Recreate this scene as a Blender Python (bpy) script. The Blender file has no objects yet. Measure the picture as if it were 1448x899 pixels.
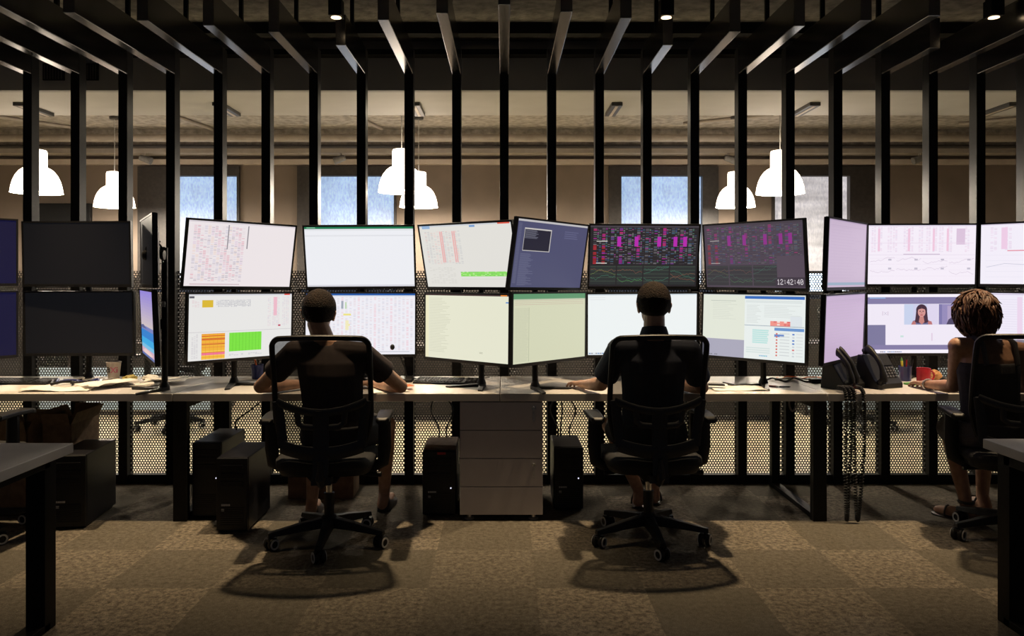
import bpy, bmesh, math, random
from mathutils import Vector, Matrix, noise
random.seed(7)
V = Vector
PI = math.pi
scn = bpy.context.scene
COL = scn.collection

# ------------------------------------------------------------------ helpers
def s2l(c):
    return tuple(((x/255.0)/12.92 if x/255.0 <= 0.04045 else ((x/255.0+0.055)/1.055)**2.4) for x in c[:3])

def T(x, y, z): return Matrix.Translation((x, y, z))
def RX(a): return Matrix.Rotation(a, 4, 'X')
def RY(a): return Matrix.Rotation(a, 4, 'Y')
def RZ(a): return Matrix.Rotation(a, 4, 'Z')

class MB:
    """collects geometry into one mesh"""
    def __init__(self): self.v = []; self.f = []; self.col = []
    def add(self, vs, fs, M=None, color=None):
        b = len(self.v)
        for p in vs:
            self.v.append(tuple((M @ V(p)) if M is not None else p))
        for f in fs:
            self.f.append(tuple(b+i for i in f)); self.col.append(color)
    def box(self, c, s, M=None):
        x, y, z = c; a, b, d = s[0]/2, s[1]/2, s[2]/2
        vs = [(x-a,y-b,z-d),(x+a,y-b,z-d),(x+a,y+b,z-d),(x-a,y+b,z-d),(x-a,y-b,z+d),(x+a,y-b,z+d),(x+a,y+b,z+d),(x-a,y+b,z+d)]
        self.add(vs, [(3,2,1,0),(4,5,6,7),(0,1,5,4),(1,2,6,5),(2,3,7,6),(3,0,4,7)], M)
        return self
    def box2(self, lo, hi, M=None):
        return self.box([(a+b)/2 for a, b in zip(lo, hi)], [abs(b-a) for a, b in zip(lo, hi)], M)
    def loft(self, rings, M=None, caps=True, closed=False):
        n = len(rings[0]); vs = [p for r in rings for p in r]; fs = []
        m = len(rings)
        for i in range(m if closed else m-1):
            for j in range(n):
                k = (j+1) % n; i2 = (i+1) % m
                fs.append((i*n+j, i*n+k, i2*n+k, i2*n+j))
        if caps and not closed:
            fs.append(tuple(range(n-1, -1, -1))); fs.append(tuple((m-1)*n+j for j in range(n)))
        self.add(vs, fs, M); return self
    def tube(self, pts, r, seg=8, M=None, closed=False, flat=None):
        pts = [V(p) for p in pts]; n = len(pts)
        rs = r if isinstance(r, (list, tuple)) else [r]*n
        rings = []; up = None
        for i, p in enumerate(pts):
            a = pts[(i-1) % n] if (closed or i > 0) else p
            b = pts[(i+1) % n] if (closed or i < n-1) else p
            t = (b-a)
            if t.length < 1e-9: t = V((0,0,1))
            t.normalize()
            if up is None:
                up = V((0,0,1)) if abs(t.z) < 0.9 else V((1,0,0))
            s = t.cross(up)
            if s.length < 1e-6: s = t.orthogonal()
            s.normalize(); up = s.cross(t).normalized()
            ra = rs[i]; rb = ra if flat is None else ra*flat
            rings.append([tuple(p + s*math.cos(2*PI*k/seg)*ra + up*math.sin(2*PI*k/seg)*rb) for k in range(seg)])
        return self.loft(rings, M, True, closed)
    def cyl(self, p0, p1, r0, r1=None, seg=16, M=None):
        return self.tube([p0, p1], [r0, r0 if r1 is None else r1], seg, M)
    def lathe(self, prof, seg=24, M=None, caps=True):
        rings = [[(r*math.cos(2*PI*k/seg), r*math.sin(2*PI*k/seg), z) for k in range(seg)] for r, z in prof]
        return self.loft(rings, M, caps)
    def ell(self, c, r, M=None, seg=16, rings=10):
        if not isinstance(r, (list, tuple)): r = (r, r, r)
        R = []
        for i in range(rings+1):
            th = PI*i/rings
            th = min(max(th, 0.03), PI-0.03)
            R.append([(c[0]+r[0]*math.sin(th)*math.cos(2*PI*k/seg), c[1]+r[1]*math.sin(th)*math.sin(2*PI*k/seg), c[2]-r[2]*math.cos(th)) for k in range(seg)])
        return self.loft(R, M)
    def cap(self, p0, p1, r0, r1=None, seg=14):
        r1 = r0 if r1 is None else r1
        p0 = V(p0); p1 = V(p1); d = (p1-p0); L = d.length
        if L < 1e-6: return self.ell(p0, r0)
        d /= L; pts = []; rs = []
        for a in (-85, -60, -35, -12):
            a = math.radians(a); pts.append(p0 + d*r0*math.sin(a)); rs.append(r0*math.cos(a))
        for a in (12, 35, 60, 85):
            a = math.radians(a); pts.append(p1 + d*r1*math.sin(a)); rs.append(r1*math.cos(a))
        return self.tube(pts, rs, seg)
    def chain(self, pts, rs, seg=14):
        for i in range(len(pts)-1): self.cap(pts[i], pts[i+1], rs[i], rs[i+1], seg)
        return self
    def quad(self, a, b, c, d, color=None, M=None):
        self.add([a, b, c, d], [(0,1,2,3)], M, color); return self
    def mesh(self, name):
        me = bpy.data.meshes.new(name); me.from_pydata(self.v, [], self.f); me.update()
        return me
    def build(self, name, m, parent=None, loc=None, rot=None, smooth=False, bevel=0, colors=False, recalc=True):
        me = self.mesh(name)
        if colors:
            at = me.color_attributes.new('col', 'FLOAT_COLOR', 'CORNER')
            i = 0
            for fi, p in enumerate(me.polygons):
                c = self.col[fi] or (0.5,0.5,0.5)
                for _ in p.loop_indices:
                    at.data[i].color = (c[0], c[1], c[2], 1.0); i += 1
        elif recalc:
            bm = bmesh.new(); bm.from_mesh(me); bmesh.ops.recalc_face_normals(bm, faces=bm.faces); bm.to_mesh(me); bm.free()
        o = bpy.data.objects.new(name, me); COL.objects.link(o)
        if m: me.materials.append(m)
        if parent: o.parent = parent
        if loc is not None: o.location = loc
        if rot is not None: o.rotation_euler = rot
        if smooth:
            for p in me.polygons: p.use_smooth = True
            if smooth != 'full':
                try: me.set_sharp_from_angle(angle=math.radians(40))
                except Exception: pass
        if bevel:
            b = o.modifiers.new('bevel', 'BEVEL'); b.width = bevel; b.segments = 2; b.limit_method = 'ANGLE'; b.angle_limit = math.radians(50)
        return o

def tag(o, label=None, cat=None, group=None, kind=None):
    if label: o['label'] = label
    if cat: o['category'] = cat
    if group: o['group'] = group
    if kind: o['kind'] = kind
    return o
def thing(name, label, cat, loc=(0,0,0), rz=0, group=None):
    o = bpy.data.objects.new(name, None); COL.objects.link(o); o.empty_display_size = .1
    o.location = loc; o.rotation_euler = (0, 0, rz)
    return tag(o, label, cat, group)
def dup(o, loc=None, rz=None, label=None, parent=None):
    kids = [c for c in ALLKIDS(o)]
    c = o.copy(); COL.objects.link(c)
    if parent is not None: c.parent = parent
    if loc is not None: c.location = loc
    if rz is not None: c.rotation_euler = (0, 0, rz)
    if label: c['label'] = label
    for k in kids: dup(k, parent=c)
    return c
def ALLKIDS(o): return [k for k in bpy.data.objects if k.parent == o]
def struct(name, mb, m, **k):
    o = mb.build(name, m, **k); o['kind'] = 'structure'; return o

ORD = ['first','second','third','fourth','fifth','sixth','seventh','eighth','ninth','tenth','eleventh','twelfth','thirteenth','fourteenth','fifteenth','sixteenth','seventeenth','eighteenth','nineteenth','twentieth','twenty-first','twenty-second','twenty-third','twenty-fourth']

# ------------------------------------------------------------------ materials
def mat(name, col, rough=.5, metal=0, spec=.5, emit=None, estr=1.0, coat=0):
    m = bpy.data.materials.new(name); m.use_nodes = True
    b = m.node_tree.nodes['Principled BSDF']
    b.inputs['Base Color'].default_value = (*col, 1); b.inputs['Roughness'].default_value = rough
    b.inputs['Metallic'].default_value = metal; b.inputs['Specular IOR Level'].default_value = spec
    b.inputs['Coat Weight'].default_value = coat
    if emit:
        b.inputs['Emission Color'].default_value = (*emit, 1); b.inputs['Emission Strength'].default_value = estr
    return m
def noisy(m, c1, c2, scale=20, detail=4, bump=0, bscale=None, lo=.35, hi=.65, rough=None):
    nt = m.node_tree; N = nt.nodes; L = nt.links; b = N['Principled BSDF']
    tc = N.new('ShaderNodeTexCoord'); n = N.new('ShaderNodeTexNoise'); n.inputs['Scale'].default_value = scale; n.inputs['Detail'].default_value = detail
    r = N.new('ShaderNodeValToRGB'); r.color_ramp.elements[0].position = lo; r.color_ramp.elements[1].position = hi
    r.color_ramp.elements[0].color = (*c1, 1); r.color_ramp.elements[1].color = (*c2, 1)
    L.new(tc.outputs['Object'], n.inputs['Vector']); L.new(n.outputs['Fac'], r.inputs['Fac']); L.new(r.outputs['Color'], b.inputs['Base Color'])
    if bump:
        n2 = N.new('ShaderNodeTexNoise'); n2.inputs['Scale'].default_value = bscale or scale*3; n2.inputs['Detail'].default_value = 6
        L.new(tc.outputs['Object'], n2.inputs['Vector'])
        bp = N.new('ShaderNodeBump'); bp.inputs['Strength'].default_value = bump; bp.inputs['Distance'].default_value = .02
        L.new(n2.outputs['Fac'], bp.inputs['Height']); L.new(bp.outputs['Normal'], b.inputs['Normal'])
    return m

M = {}
M['steel'] = noisy(mat('black_powder_coat', (.008,.0075,.007), .5, 0, .15), (.007,.0065,.006), (.010,.0095,.009), 60)
M['fin'] = noisy(mat('black_lacquer_fin', (.007,.0065,.006), .22, 0, .85), (.006,.0055,.005), (.009,.0085,.008), 40)
M['perf'] = noisy(mat('perforated_black_sheet', (.012,.012,.012), .45), (.010,.010,.010), (.016,.016,.016), 80)
M['plastic'] = noisy(mat('black_plastic', (.009,.009,.010), .45, 0, .3), (.007,.007,.008), (.012,.012,.013), 150)
M['chair_plastic'] = noisy(mat('charcoal_chair_plastic', (.011,.0115,.013), .55, 0, .3), (.009,.0095,.011), (.014,.0145,.016), 120)
M['shell'] = noisy(mat('dark_grey_back_shell', (.024,.025,.029), .5, 0, .35), (.021,.022,.026), (.028,.029,.033), 120)
M['chair_fabric'] = noisy(mat('black_seat_fabric', (.012,.012,.013), .9), (.009,.009,.010), (.018,.018,.019), 300, 3, .3, 500)
M['grey_plastic'] = noisy(mat('light_grey_wheel_plastic', (.55,.54,.52), .45), (.5,.49,.47), (.6,.59,.57), 80)
M['chrome'] = noisy(mat('chrome_metal', (.6,.6,.6), .2, 1), (.55,.55,.55), (.65,.65,.65), 50)
M['alu'] = noisy(mat('brushed_silver', (.45,.45,.46), .35, .8), (.4,.4,.41), (.5,.5,.51), 60)
M['desk'] = noisy(mat('pale_grey_laminate', (.55,.52,.49), .45), (.53,.50,.47), (.57,.54,.51), 8)
M['pedestal'] = noisy(mat('warm_grey_drawer_laminate', (.48,.45,.46), .5), (.47,.44,.45), (.5,.47,.48), 10)
M['tower'] = noisy(mat('tower_black_case', (.007,.007,.010), .4, 0, .25), (.006,.006,.009), (.009,.009,.012), 90)
M['card'] = noisy(mat('brown_cardboard', (.20,.13,.08), .85), (.17,.11,.065), (.23,.15,.09), 25, 4, .1)
M['paper'] = noisy(mat('white_paper', (.82,.79,.74), .8), (.78,.75,.70), (.86,.83,.78), 15)
M['news'] = noisy(mat('printed_newspaper', (.35,.33,.30), .8), (.16,.15,.14), (.55,.52,.48), 60, 2)
M['wall'] = noisy(mat('brown_back_wall_paint', (.21,.165,.13), .8), (.2,.157,.124), (.225,.177,.14), 4)
M['soffit'] = noisy(mat('smooth_soffit_paint', (.50,.485,.47), .7), (.48,.465,.45), (.52,.505,.49), 3)
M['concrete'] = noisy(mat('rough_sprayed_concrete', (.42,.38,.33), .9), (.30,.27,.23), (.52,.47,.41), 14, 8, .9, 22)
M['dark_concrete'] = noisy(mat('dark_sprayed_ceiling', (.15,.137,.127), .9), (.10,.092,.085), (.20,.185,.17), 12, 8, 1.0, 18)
M['bulkhead'] = noisy(mat('grey_bulkhead_paint', (.30,.295,.29), .7), (.285,.28,.275), (.315,.31,.305), 3)
M['back_floor'] = noisy(mat('pale_ochre_back_floor', (.44,.40,.27), .3), (.40,.365,.245), (.48,.44,.30), 3, 3)
M['pipe'] = noisy(mat('painted_pipe', (.40,.35,.30), .5), (.37,.32,.27), (.43,.38,.33), 10)
M['rail_white'] = noisy(mat('pale_ceiling_rail', (.55,.47,.40), .5), (.52,.44,.37), (.58,.5,.43), 10)
M['dark_backing'] = noisy(mat('added_dark_backing', (.03,.025,.022), .6), (.026,.022,.019), (.036,.03,.026), 5)  # for the added facing on the lower back wall
M['frame_dark'] = noisy(mat('dark_window_frame', (.035,.03,.028), .5), (.03,.026,.024), (.045,.038,.035), 30)
M['skin'] = noisy(mat('skin_tan', (.42,.24,.16), .5), (.38,.21,.14), (.46,.27,.18), 30)
M['skin2'] = noisy(mat('skin_warm_brown', (.36,.19,.12), .5), (.32,.165,.10), (.40,.22,.14), 30)
M['hair'] = noisy(mat('dark_brown_hair', (.010,.006,.004), .8, 0, .12), (.006,.0035,.0025), (.016,.009,.006), 60, 3, .6, 140)
M['hair_auburn'] = noisy(mat('auburn_brown_hair', (.06,.026,.014), .6, 0, .25), (.035,.014,.008), (.095,.042,.022), 40, 3)
M['maroon'] = noisy(mat('maroon_black_tshirt', (.02,.010,.010), .85), (.016,.008,.008), (.026,.013,.013), 120)
M['navy'] = noisy(mat('navy_polo_shirt', (.010,.015,.035), .85), (.008,.012,.028), (.014,.020,.045), 120)
M['black_top'] = noisy(mat('black_sleeveless_top', (.010,.009,.012), .85), (.008,.007,.010), (.015,.014,.018), 120)
M['skirt'] = noisy(mat('slate_grey_skirt', (.05,.047,.06), .85), (.043,.04,.052), (.06,.056,.072), 120)
M['shorts'] = noisy(mat('dark_shorts_cloth', (.02,.02,.024), .85), (.016,.016,.02), (.026,.026,.03), 120)
M['shoe'] = noisy(mat('dark_shoe_leather', (.02,.013,.010), .5), (.016,.010,.008), (.028,.018,.014), 60)
M['red'] = noisy(mat('glossy_red_ceramic', (.35,.02,.03), .25), (.32,.018,.027), (.38,.022,.033), 20)
M['blue'] = noisy(mat('blue_plastic', (.02,.03,.15), .35), (.018,.027,.13), (.023,.034,.17), 20)
M['orange'] = noisy(mat('orange_plastic', (.7,.16,.04), .5), (.65,.14,.035), (.75,.18,.045), 20)
M['yellow'] = noisy(mat('yellow_plastic', (.65,.55,.06), .5), (.6,.5,.05), (.7,.6,.07), 20)
M['green'] = noisy(mat('green_paper', (.10,.30,.06), .7), (.09,.27,.05), (.11,.33,.07), 20)
M['pink'] = noisy(mat('pink_pen_plastic', (.7,.35,.3), .5), (.65,.32,.27), (.75,.38,.33), 20)
M['cup'] = noisy(mat('cup_white_card', (.5,.45,.40), .6), (.47,.42,.37), (.53,.48,.43), 12)
M['black_ink'] = noisy(mat('black_print', (.01,.01,.01), .7), (.008,.008,.008), (.014,.014,.014), 30)
M['magenta_ink'] = noisy(mat('magenta_print', (.5,.02,.16), .7), (.47,.018,.15), (.53,.022,.17), 30)
M['pale_blue'] = noisy(mat('pale_blue_panel', (.5,.62,.75), .35), (.47,.59,.72), (.53,.65,.78), 6)
M['key_grey'] = noisy(mat('dark_grey_keys', (.06,.06,.065), .5), (.05,.05,.055), (.075,.075,.08), 60)
M['dull_yellow'] = noisy(mat('ochre_wrapper', (.38,.30,.07), .6), (.3,.22,.05), (.5,.42,.12), 30)
M['dull_orange'] = noisy(mat('dull_orange_paper', (.45,.22,.08), .8), (.4,.19,.065), (.5,.26,.1), 30)
M['badge'] = noisy(mat('pale_badge_print', (.45,.45,.46), .5), (.4,.4,.41), (.5,.5,.51), 60)
M['red_led'] = mat('red_indicator', (.3,0,.02), .4, emit=(1,.02,.06), estr=4)
M['white_led'] = mat('white_indicator', (.4,.4,.5), .4, emit=(.8,.8,1), estr=1.2)
M['grey_cable'] = noisy(mat('grey_cable', (.22,.21,.20), .5), (.2,.19,.18), (.25,.24,.23), 40)
M['spotglow'] = mat('spot_lamp_glow', (.8,.7,.5), .4, emit=(1,.72,.42), estr=3)
M['fixture'] = noisy(mat('linear_fixture_dark', (.05,.047,.045), .4), (.045,.042,.04), (.06,.056,.054), 30)

def shade_mat():
    m = bpy.data.materials.new('opal_glass_glow'); m.use_nodes = True; nt = m.node_tree; N = nt.nodes; L = nt.links
    b = N['Principled BSDF']; b.inputs['Base Color'].default_value = (.8,.75,.65,1)
    tc = N.new('ShaderNodeTexCoord'); n = N.new('ShaderNodeTexNoise'); n.inputs['Scale'].default_value = 6
    r = N.new('ShaderNodeValToRGB'); r.color_ramp.elements[0].color = (1,.82,.66,1); r.color_ramp.elements[1].color = (1,.86,.72,1)
    L.new(tc.outputs['Object'], n.inputs['Vector']); L.new(n.outputs['Fac'], r.inputs['Fac']); L.new(r.outputs['Color'], b.inputs['Emission Color'])
    b.inputs['Emission Strength'].default_value = SHADE
    return m
SHADE = 5.0
M['shade'] = shade_mat()

def screen_mat():
    m = bpy.data.materials.new('lit_screen_picture'); m.use_nodes = True; nt = m.node_tree; N = nt.nodes; L = nt.links
    b = N['Principled BSDF']; b.inputs['Base Color'].default_value = (.01,.01,.012,1); b.inputs['Roughness'].default_value = .35
    b.inputs['Specular IOR Level'].default_value = .15
    a = N.new('ShaderNodeAttribute'); a.attribute_name = 'col'; L.new(a.outputs['Color'], b.inputs['Emission Color'])
    b.inputs['Emission Strength'].default_value = 1.0
    return m
M['screen'] = screen_mat()

def blind_mat(name, c1, c2, strength, brick=False):
    m = bpy.data.materials.new(name); m.use_nodes = True; nt = m.node_tree; N = nt.nodes; L = nt.links
    b = N['Principled BSDF']; b.inputs['Base Color'].default_value = (.3,.3,.3,1); b.inputs['Roughness'].default_value = .9
    tc = N.new('ShaderNodeTexCoord'); mp = N.new('ShaderNodeMapping'); mp.inputs['Scale'].default_value = (60,60,25)
    n = N.new('ShaderNodeTexNoise'); n.inputs['Scale'].default_value = 1.0; n.inputs['Detail'].default_value = 3
    r = N.new('ShaderNodeValToRGB'); r.color_ramp.elements[0].position = .3; r.color_ramp.elements[1].position = .7
    r.color_ramp.elements[0].color = (*c1,1); r.color_ramp.elements[1].color = (*c2,1)
    L.new(tc.outputs['Object'], mp.inputs['Vector']); L.new(mp.outputs['Vector'], n.inputs['Vector']); L.new(n.outputs['Fac'], r.inputs['Fac'])
    out = r.outputs['Color']
    n2 = N.new('ShaderNodeTexNoise'); n2.inputs['Scale'].default_value = 1.6 if not brick else 3.0; n2.inputs['Detail'].default_value = 2
    mp2 = N.new('ShaderNodeMapping'); mp2.inputs['Scale'].default_value = (1,1,1) if not brick else (.5,.5,2.6)
    L.new(tc.outputs['Object'], mp2.inputs['Vector']); L.new(mp2.outputs['Vector'], n2.inputs['Vector'])
    r2 = N.new('ShaderNodeValToRGB'); r2.color_ramp.elements[0].position = .35; r2.color_ramp.elements[1].position = .65
    lo = .8 if not brick else .55
    r2.color_ramp.elements[0].color = (lo,lo,lo*1.02,1); r2.color_ramp.elements[1].color = (1.05,1.05,1.05,1)
    L.new(n2.outputs['Fac'], r2.inputs['Fac'])
    mx = N.new('ShaderNodeMixRGB'); mx.blend_type = 'MULTIPLY'; mx.inputs['Fac'].default_value = 1
    L.new(out, mx.inputs['Color1']); L.new(r2.outputs['Color'], mx.inputs['Color2']); L.new(mx.outputs['Color'], b.inputs['Emission Color'])
    b.inputs['Emission Strength'].default_value = strength
    return m
M['blind_blue'] = blind_mat('daylit_blue_blind', s2l((120,150,190)), s2l((165,195,228)), 1.3)
M['blind_grey'] = blind_mat('daylit_grey_blind', s2l((168,164,170)), s2l((205,200,200)), 1.2, True)
M['bare_glass'] = mat('bare_window_daylight', (.2,.22,.25), .2, emit=(.74,.86,1.0), estr=4.0)
M['bare_glass'].node_tree.nodes['Principled BSDF'].inputs['Roughness'].default_value = .1

def mesh_fabric():
    m = bpy.data.materials.new('see_through_mesh_weave'); m.use_nodes = True; nt = m.node_tree; N = nt.nodes; L = nt.links
    b = N['Principled BSDF']; b.inputs['Base Color'].default_value = (.012,.012,.013,1); b.inputs['Roughness'].default_value = .8
    tc = N.new('ShaderNodeTexCoord'); n = N.new('ShaderNodeTexNoise'); n.inputs['Scale'].default_value = 40
    mr = N.new('ShaderNodeMapRange'); mr.inputs['To Min'].default_value = .68; mr.inputs['To Max'].default_value = .80
    L.new(tc.outputs['Object'], n.inputs['Vector']); L.new(n.outputs['Fac'], mr.inputs['Value']); L.new(mr.outputs['Result'], b.inputs['Alpha'])
    return m
M['mesh'] = mesh_fabric()

def carpet_mat():
    m = bpy.data.materials.new('carpet_tiles'); m.use_nodes = True; nt = m.node_tree; N = nt.nodes; L = nt.links
    b = N['Principled BSDF']; b.inputs['Roughness'].default_value = .95; b.inputs['Specular IOR Level'].default_value = .15
    tc = N.new('ShaderNodeTexCoord'); mp = N.new('ShaderNodeMapping')
    mp.inputs['Location'].default_value = (.686+.02, -6.2+.02, 0); mp.inputs['Scale'].default_value = (2,2,2)
    L.new(tc.outputs['Object'], mp.inputs['Vector'])
    fl = N.new('ShaderNodeVectorMath'); fl.operation = 'FLOOR'; L.new(mp.outputs['Vector'], fl.inputs[0])
    wn = N.new('ShaderNodeTexWhiteNoise'); wn.noise_dimensions = '2D'; L.new(fl.outputs['Vector'], wn.inputs['Vector'])
    # checker so that neighbours differ
    sp = N.new('ShaderNodeSeparateXYZ'); L.new(fl.outputs['Vector'], sp.inputs[0])
    ad = N.new('ShaderNodeMath'); ad.operation = 'ADD'; L.new(sp.outputs['X'], ad.inputs[0]); L.new(sp.outputs['Y'], ad.inputs[1])
    md = N.new('ShaderNodeMath'); md.operation = 'PINGPONG'; md.inputs[1].default_value = 1; L.new(ad.outputs[0], md.inputs[0])
    ma = N.new('ShaderNodeMath'); ma.operation = 'MULTIPLY_ADD'; ma.inputs[1].default_value = .55; L.new(md.outputs[0], ma.inputs[0])
    wm = N.new('ShaderNodeMath'); wm.operation = 'MULTIPLY'; wm.inputs[1].default_value = .5; L.new(wn.outputs['Value'], wm.inputs[0]); L.new(wm.outputs[0], ma.inputs[2])
    # coarse pile noise
    n1 = N.new('ShaderNodeTexNoise'); n1.inputs['Scale'].default_value = 38; n1.inputs['Detail'].default_value = 9; n1.inputs['Roughness'].default_value = .75
    L.new(tc.outputs['Object'], n1.inputs['Vector'])
    n2 = N.new('ShaderNodeTexNoise'); n2.inputs['Scale'].default_value = 260; n2.inputs['Detail'].default_value = 2
    L.new(tc.outputs['Object'], n2.inputs['Vector'])
    rl = N.new('ShaderNodeValToRGB'); rl.color_ramp.elements[0].position = .36; rl.color_ramp.elements[1].position = .64
    rl.color_ramp.elements[0].color = (.055,.047,.037,1); rl.color_ramp.elements[1].color = (.27,.23,.18,1)
    rd = N.new('ShaderNodeValToRGB'); rd.color_ramp.elements[0].position = .3; rd.color_ramp.elements[1].position = .7
    rd.color_ramp.elements[0].color = (.072,.064,.050,1); rd.color_ramp.elements[1].color = (.130,.116,.092,1)
    L.new(n1.outputs['Fac'], rl.inputs['Fac']); L.new(n1.outputs['Fac'], rd.inputs['Fac'])
    mx = N.new('ShaderNodeMixRGB'); L.new(ma.outputs[0], mx.inputs['Fac']); L.new(rd.outputs['Color'], mx.inputs['Color1']); L.new(rl.outputs['Color'], mx.inputs['Color2'])
    rf = N.new('ShaderNodeValToRGB'); rf.color_ramp.elements[0].position = .3; rf.color_ramp.elements[1].position = .7
    rf.color_ramp.elements[0].color = (.45,.45,.45,1); rf.color_ramp.elements[1].color = (1.5,1.5,1.5,1)
    L.new(n2.outputs['Fac'], rf.inputs['Fac'])
    m2 = N.new('ShaderNodeMixRGB'); m2.blend_type = 'MULTIPLY'; m2.inputs['Fac'].default_value = .8
    L.new(mx.outputs['Color'], m2.inputs['Color1']); L.new(rf.outputs['Color'], m2.inputs['Color2'])
    L.new(m2.outputs['Color'], b.inputs['Base Color'])
    bp = N.new('ShaderNodeBump'); bp.inputs['Strength'].default_value = .6; bp.inputs['Distance'].default_value = .006
    L.new(n2.outputs['Fac'], bp.inputs['Height']); L.new(bp.outputs['Normal'], b.inputs['Normal'])
    return m
M['carpet'] = carpet_mat()

# ------------------------------------------------------------------ camera (metres: X right, Y into the room, Z up)
F, PX, PY, CZ = 1100.0, 713.0, 390.0, 1.44
cam = bpy.data.cameras.new('camera'); co = bpy.data.objects.new('camera', cam); COL.objects.link(co)
co.location = (0, 0, CZ); co.rotation_euler = (PI/2, 0, 0)
cam.sensor_width = 36; cam.lens = 36*F/1448; cam.shift_x = (724-PX)/1448; cam.shift_y = -(449.5-PY)/1448
scn.camera = co
def at(px, py, Y):
    return V(((px-PX)*Y/F, Y, CZ-(py-PY)*Y/F))
def xat(px, Y): return (px-PX)*Y/F
DT = .75                                           # desk top height
def ydesk(py): return F*(CZ-DT)/(py-PY)

# ------------------------------------------------------------------ the setting
YP = 5.42          # plane of the posts
YB = 9.7           # back wall
struct('floor', MB().box2((-7.5,-1.5,-.1),(7.5,5.46,0)), M['carpet'])
struct('floor_back', MB().box2((-7.5,5.46,-.1),(7.5,YB,-.001)), M['back_floor'])
def ceiling_sheet(x0,x1,y0,y1,z,thick):
    return MB().box2((x0,y0,z),(x1,y1,z+thick))
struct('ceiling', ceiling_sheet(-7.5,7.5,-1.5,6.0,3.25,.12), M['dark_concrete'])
struct('ceiling_bulkhead', MB().box2((-7.5,6.0,2.87),(7.5,6.06,3.25)), M['bulkhead'])
struct('ceiling_soffit', MB().box2((-7.5,6.06,2.87),(7.5,6.93,3.25)), M['soffit'])
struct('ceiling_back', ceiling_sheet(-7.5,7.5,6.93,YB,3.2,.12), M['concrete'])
struct('trim_channel', MB().box2((-7.5,5.55,3.17),(7.5,5.63,3.25)), M['steel'])
struct('trim_ledge', MB().box2((-7.5,5.90,3.12),(7.5,6.0,3.16)), M['steel'])
struct('ceiling_beam', MB().box2((-7.5,9.35,3.02),(7.5,YB,3.2)), M['concrete'])

wins = [('window_1', -4.17, -3.32, 'blind_blue', 1.34, 1.28), ('window_2', -2.36, -1.37, 'blind_blue', 1.34, 1.28), ('window_3', 1.455, 2.46, 'blind_blue', 1.34, 1.28), ('window_4', 3.36, 4.29, 'blind_grey', 1.50, 1.2)]
frames = {'window_1': (-4.55,-3.29), 'window_2': (-2.57,-1.34), 'window_3': (1.30,2.66), 'window_4': (3.33,4.62)}
wl = MB(); x = -7.5
for n, a, b, bm_, zb, z0 in wins:
    fa, fb = frames[n]
    wl.box2((x,YB,0),(fa,YB+.2,3.2)); wl.box2((fa,YB,2.80),(fb,YB+.2,3.2))
    if z0 > .3: wl.box2((fa,YB,0),(fb,YB+.2,z0-.05))
    x = fb
wl.box2((x,YB,0),(7.5,YB+.2,3.2))
struct('wall_back', wl, M['wall'])
struct('wall_left', MB().box2((-7.7,-1.5,0),(-7.5,YB,3.3)), M['wall'])
struct('wall_right', MB().box2((7.5,-1.5,0),(7.7,YB,3.3)), M['wall'])
for n, a, b, bm_, zb, z0 in wins:
    fa, fb = frames[n]
    w = bpy.data.objects.new(n, None); COL.objects.link(w); w.location = ((fa+fb)/2, YB, 0); w['kind'] = 'structure'
    cx = (fa+fb)/2
    f = MB(); y0, y1 = -.05, .12
    f.box2((fa-cx,y0,z0),(a-cx,y1,2.80)); f.box2((b-cx,y0,z0),(fb-cx,y1,2.80)); f.box2((a-cx,y0,2.68),(b-cx,y1,2.80))
    f.box2((a-cx,y0,z0),(b-cx,y1,z0+.05))
    f.build('window_frame', M['frame_dark'], w)
    MB().box2((a-cx-.01,.1,z0+.04),(b-cx+.01,.115,2.69)).build('glass_pane', M['bare_glass'], w)
    MB().box2((a-cx,.04,zb),(b-cx,.046,2.69)).build('roller_blind', M[bm_], w)
    MB().box2((a-cx,.035,zb-.025),(b-cx,.052,zb)).build('blind_bar', M['frame_dark'], w)
wp = MB(); x = -7.5
for n, a, b, bm_, zb, z0 in wins:
    fa, fb = frames[n]; wp.box2((x,YB-.03,0),(fa-.003,YB,1.42)); wp.box2((fa-.003,YB-.03,0),(fb+.003,YB,z0-.055)); x = fb+.003
wp.box2((x,YB-.03,0),(7.5,YB,1.42))
struct('trim_added_backing', wp, M['dark_backing'])  # facing added to darken what shows through the perforated panels
# long pipes and rail along the back wall
def pipe(name, y, z, r, m): struct(name, MB().cyl((-7.4,y,z),(7.4,y,z), r, seg=14), M[m], smooth=True)
pipe('trim_pipe', 9.2, 3.07, .045, 'pipe')
struct('trim_duct', MB().box2((-7.4,9.42,2.93),(7.4,9.7,3.02)), M['pipe'])
struct('trim_rail', MB().box2((-7.4,9.60,2.82),(7.4,9.69,2.88)), M['rail_white'])
struct('trim_cable_tray', MB().box2((-7.4,9.30,2.985),(7.4,9.42,3.01)), M['frame_dark'])
# bottom rail of the screen
struct('trim_bottom_rail', MB().box2((-3.75,YP-.03,0),(3.75,YP+.03,.062)), M['steel'])

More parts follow.
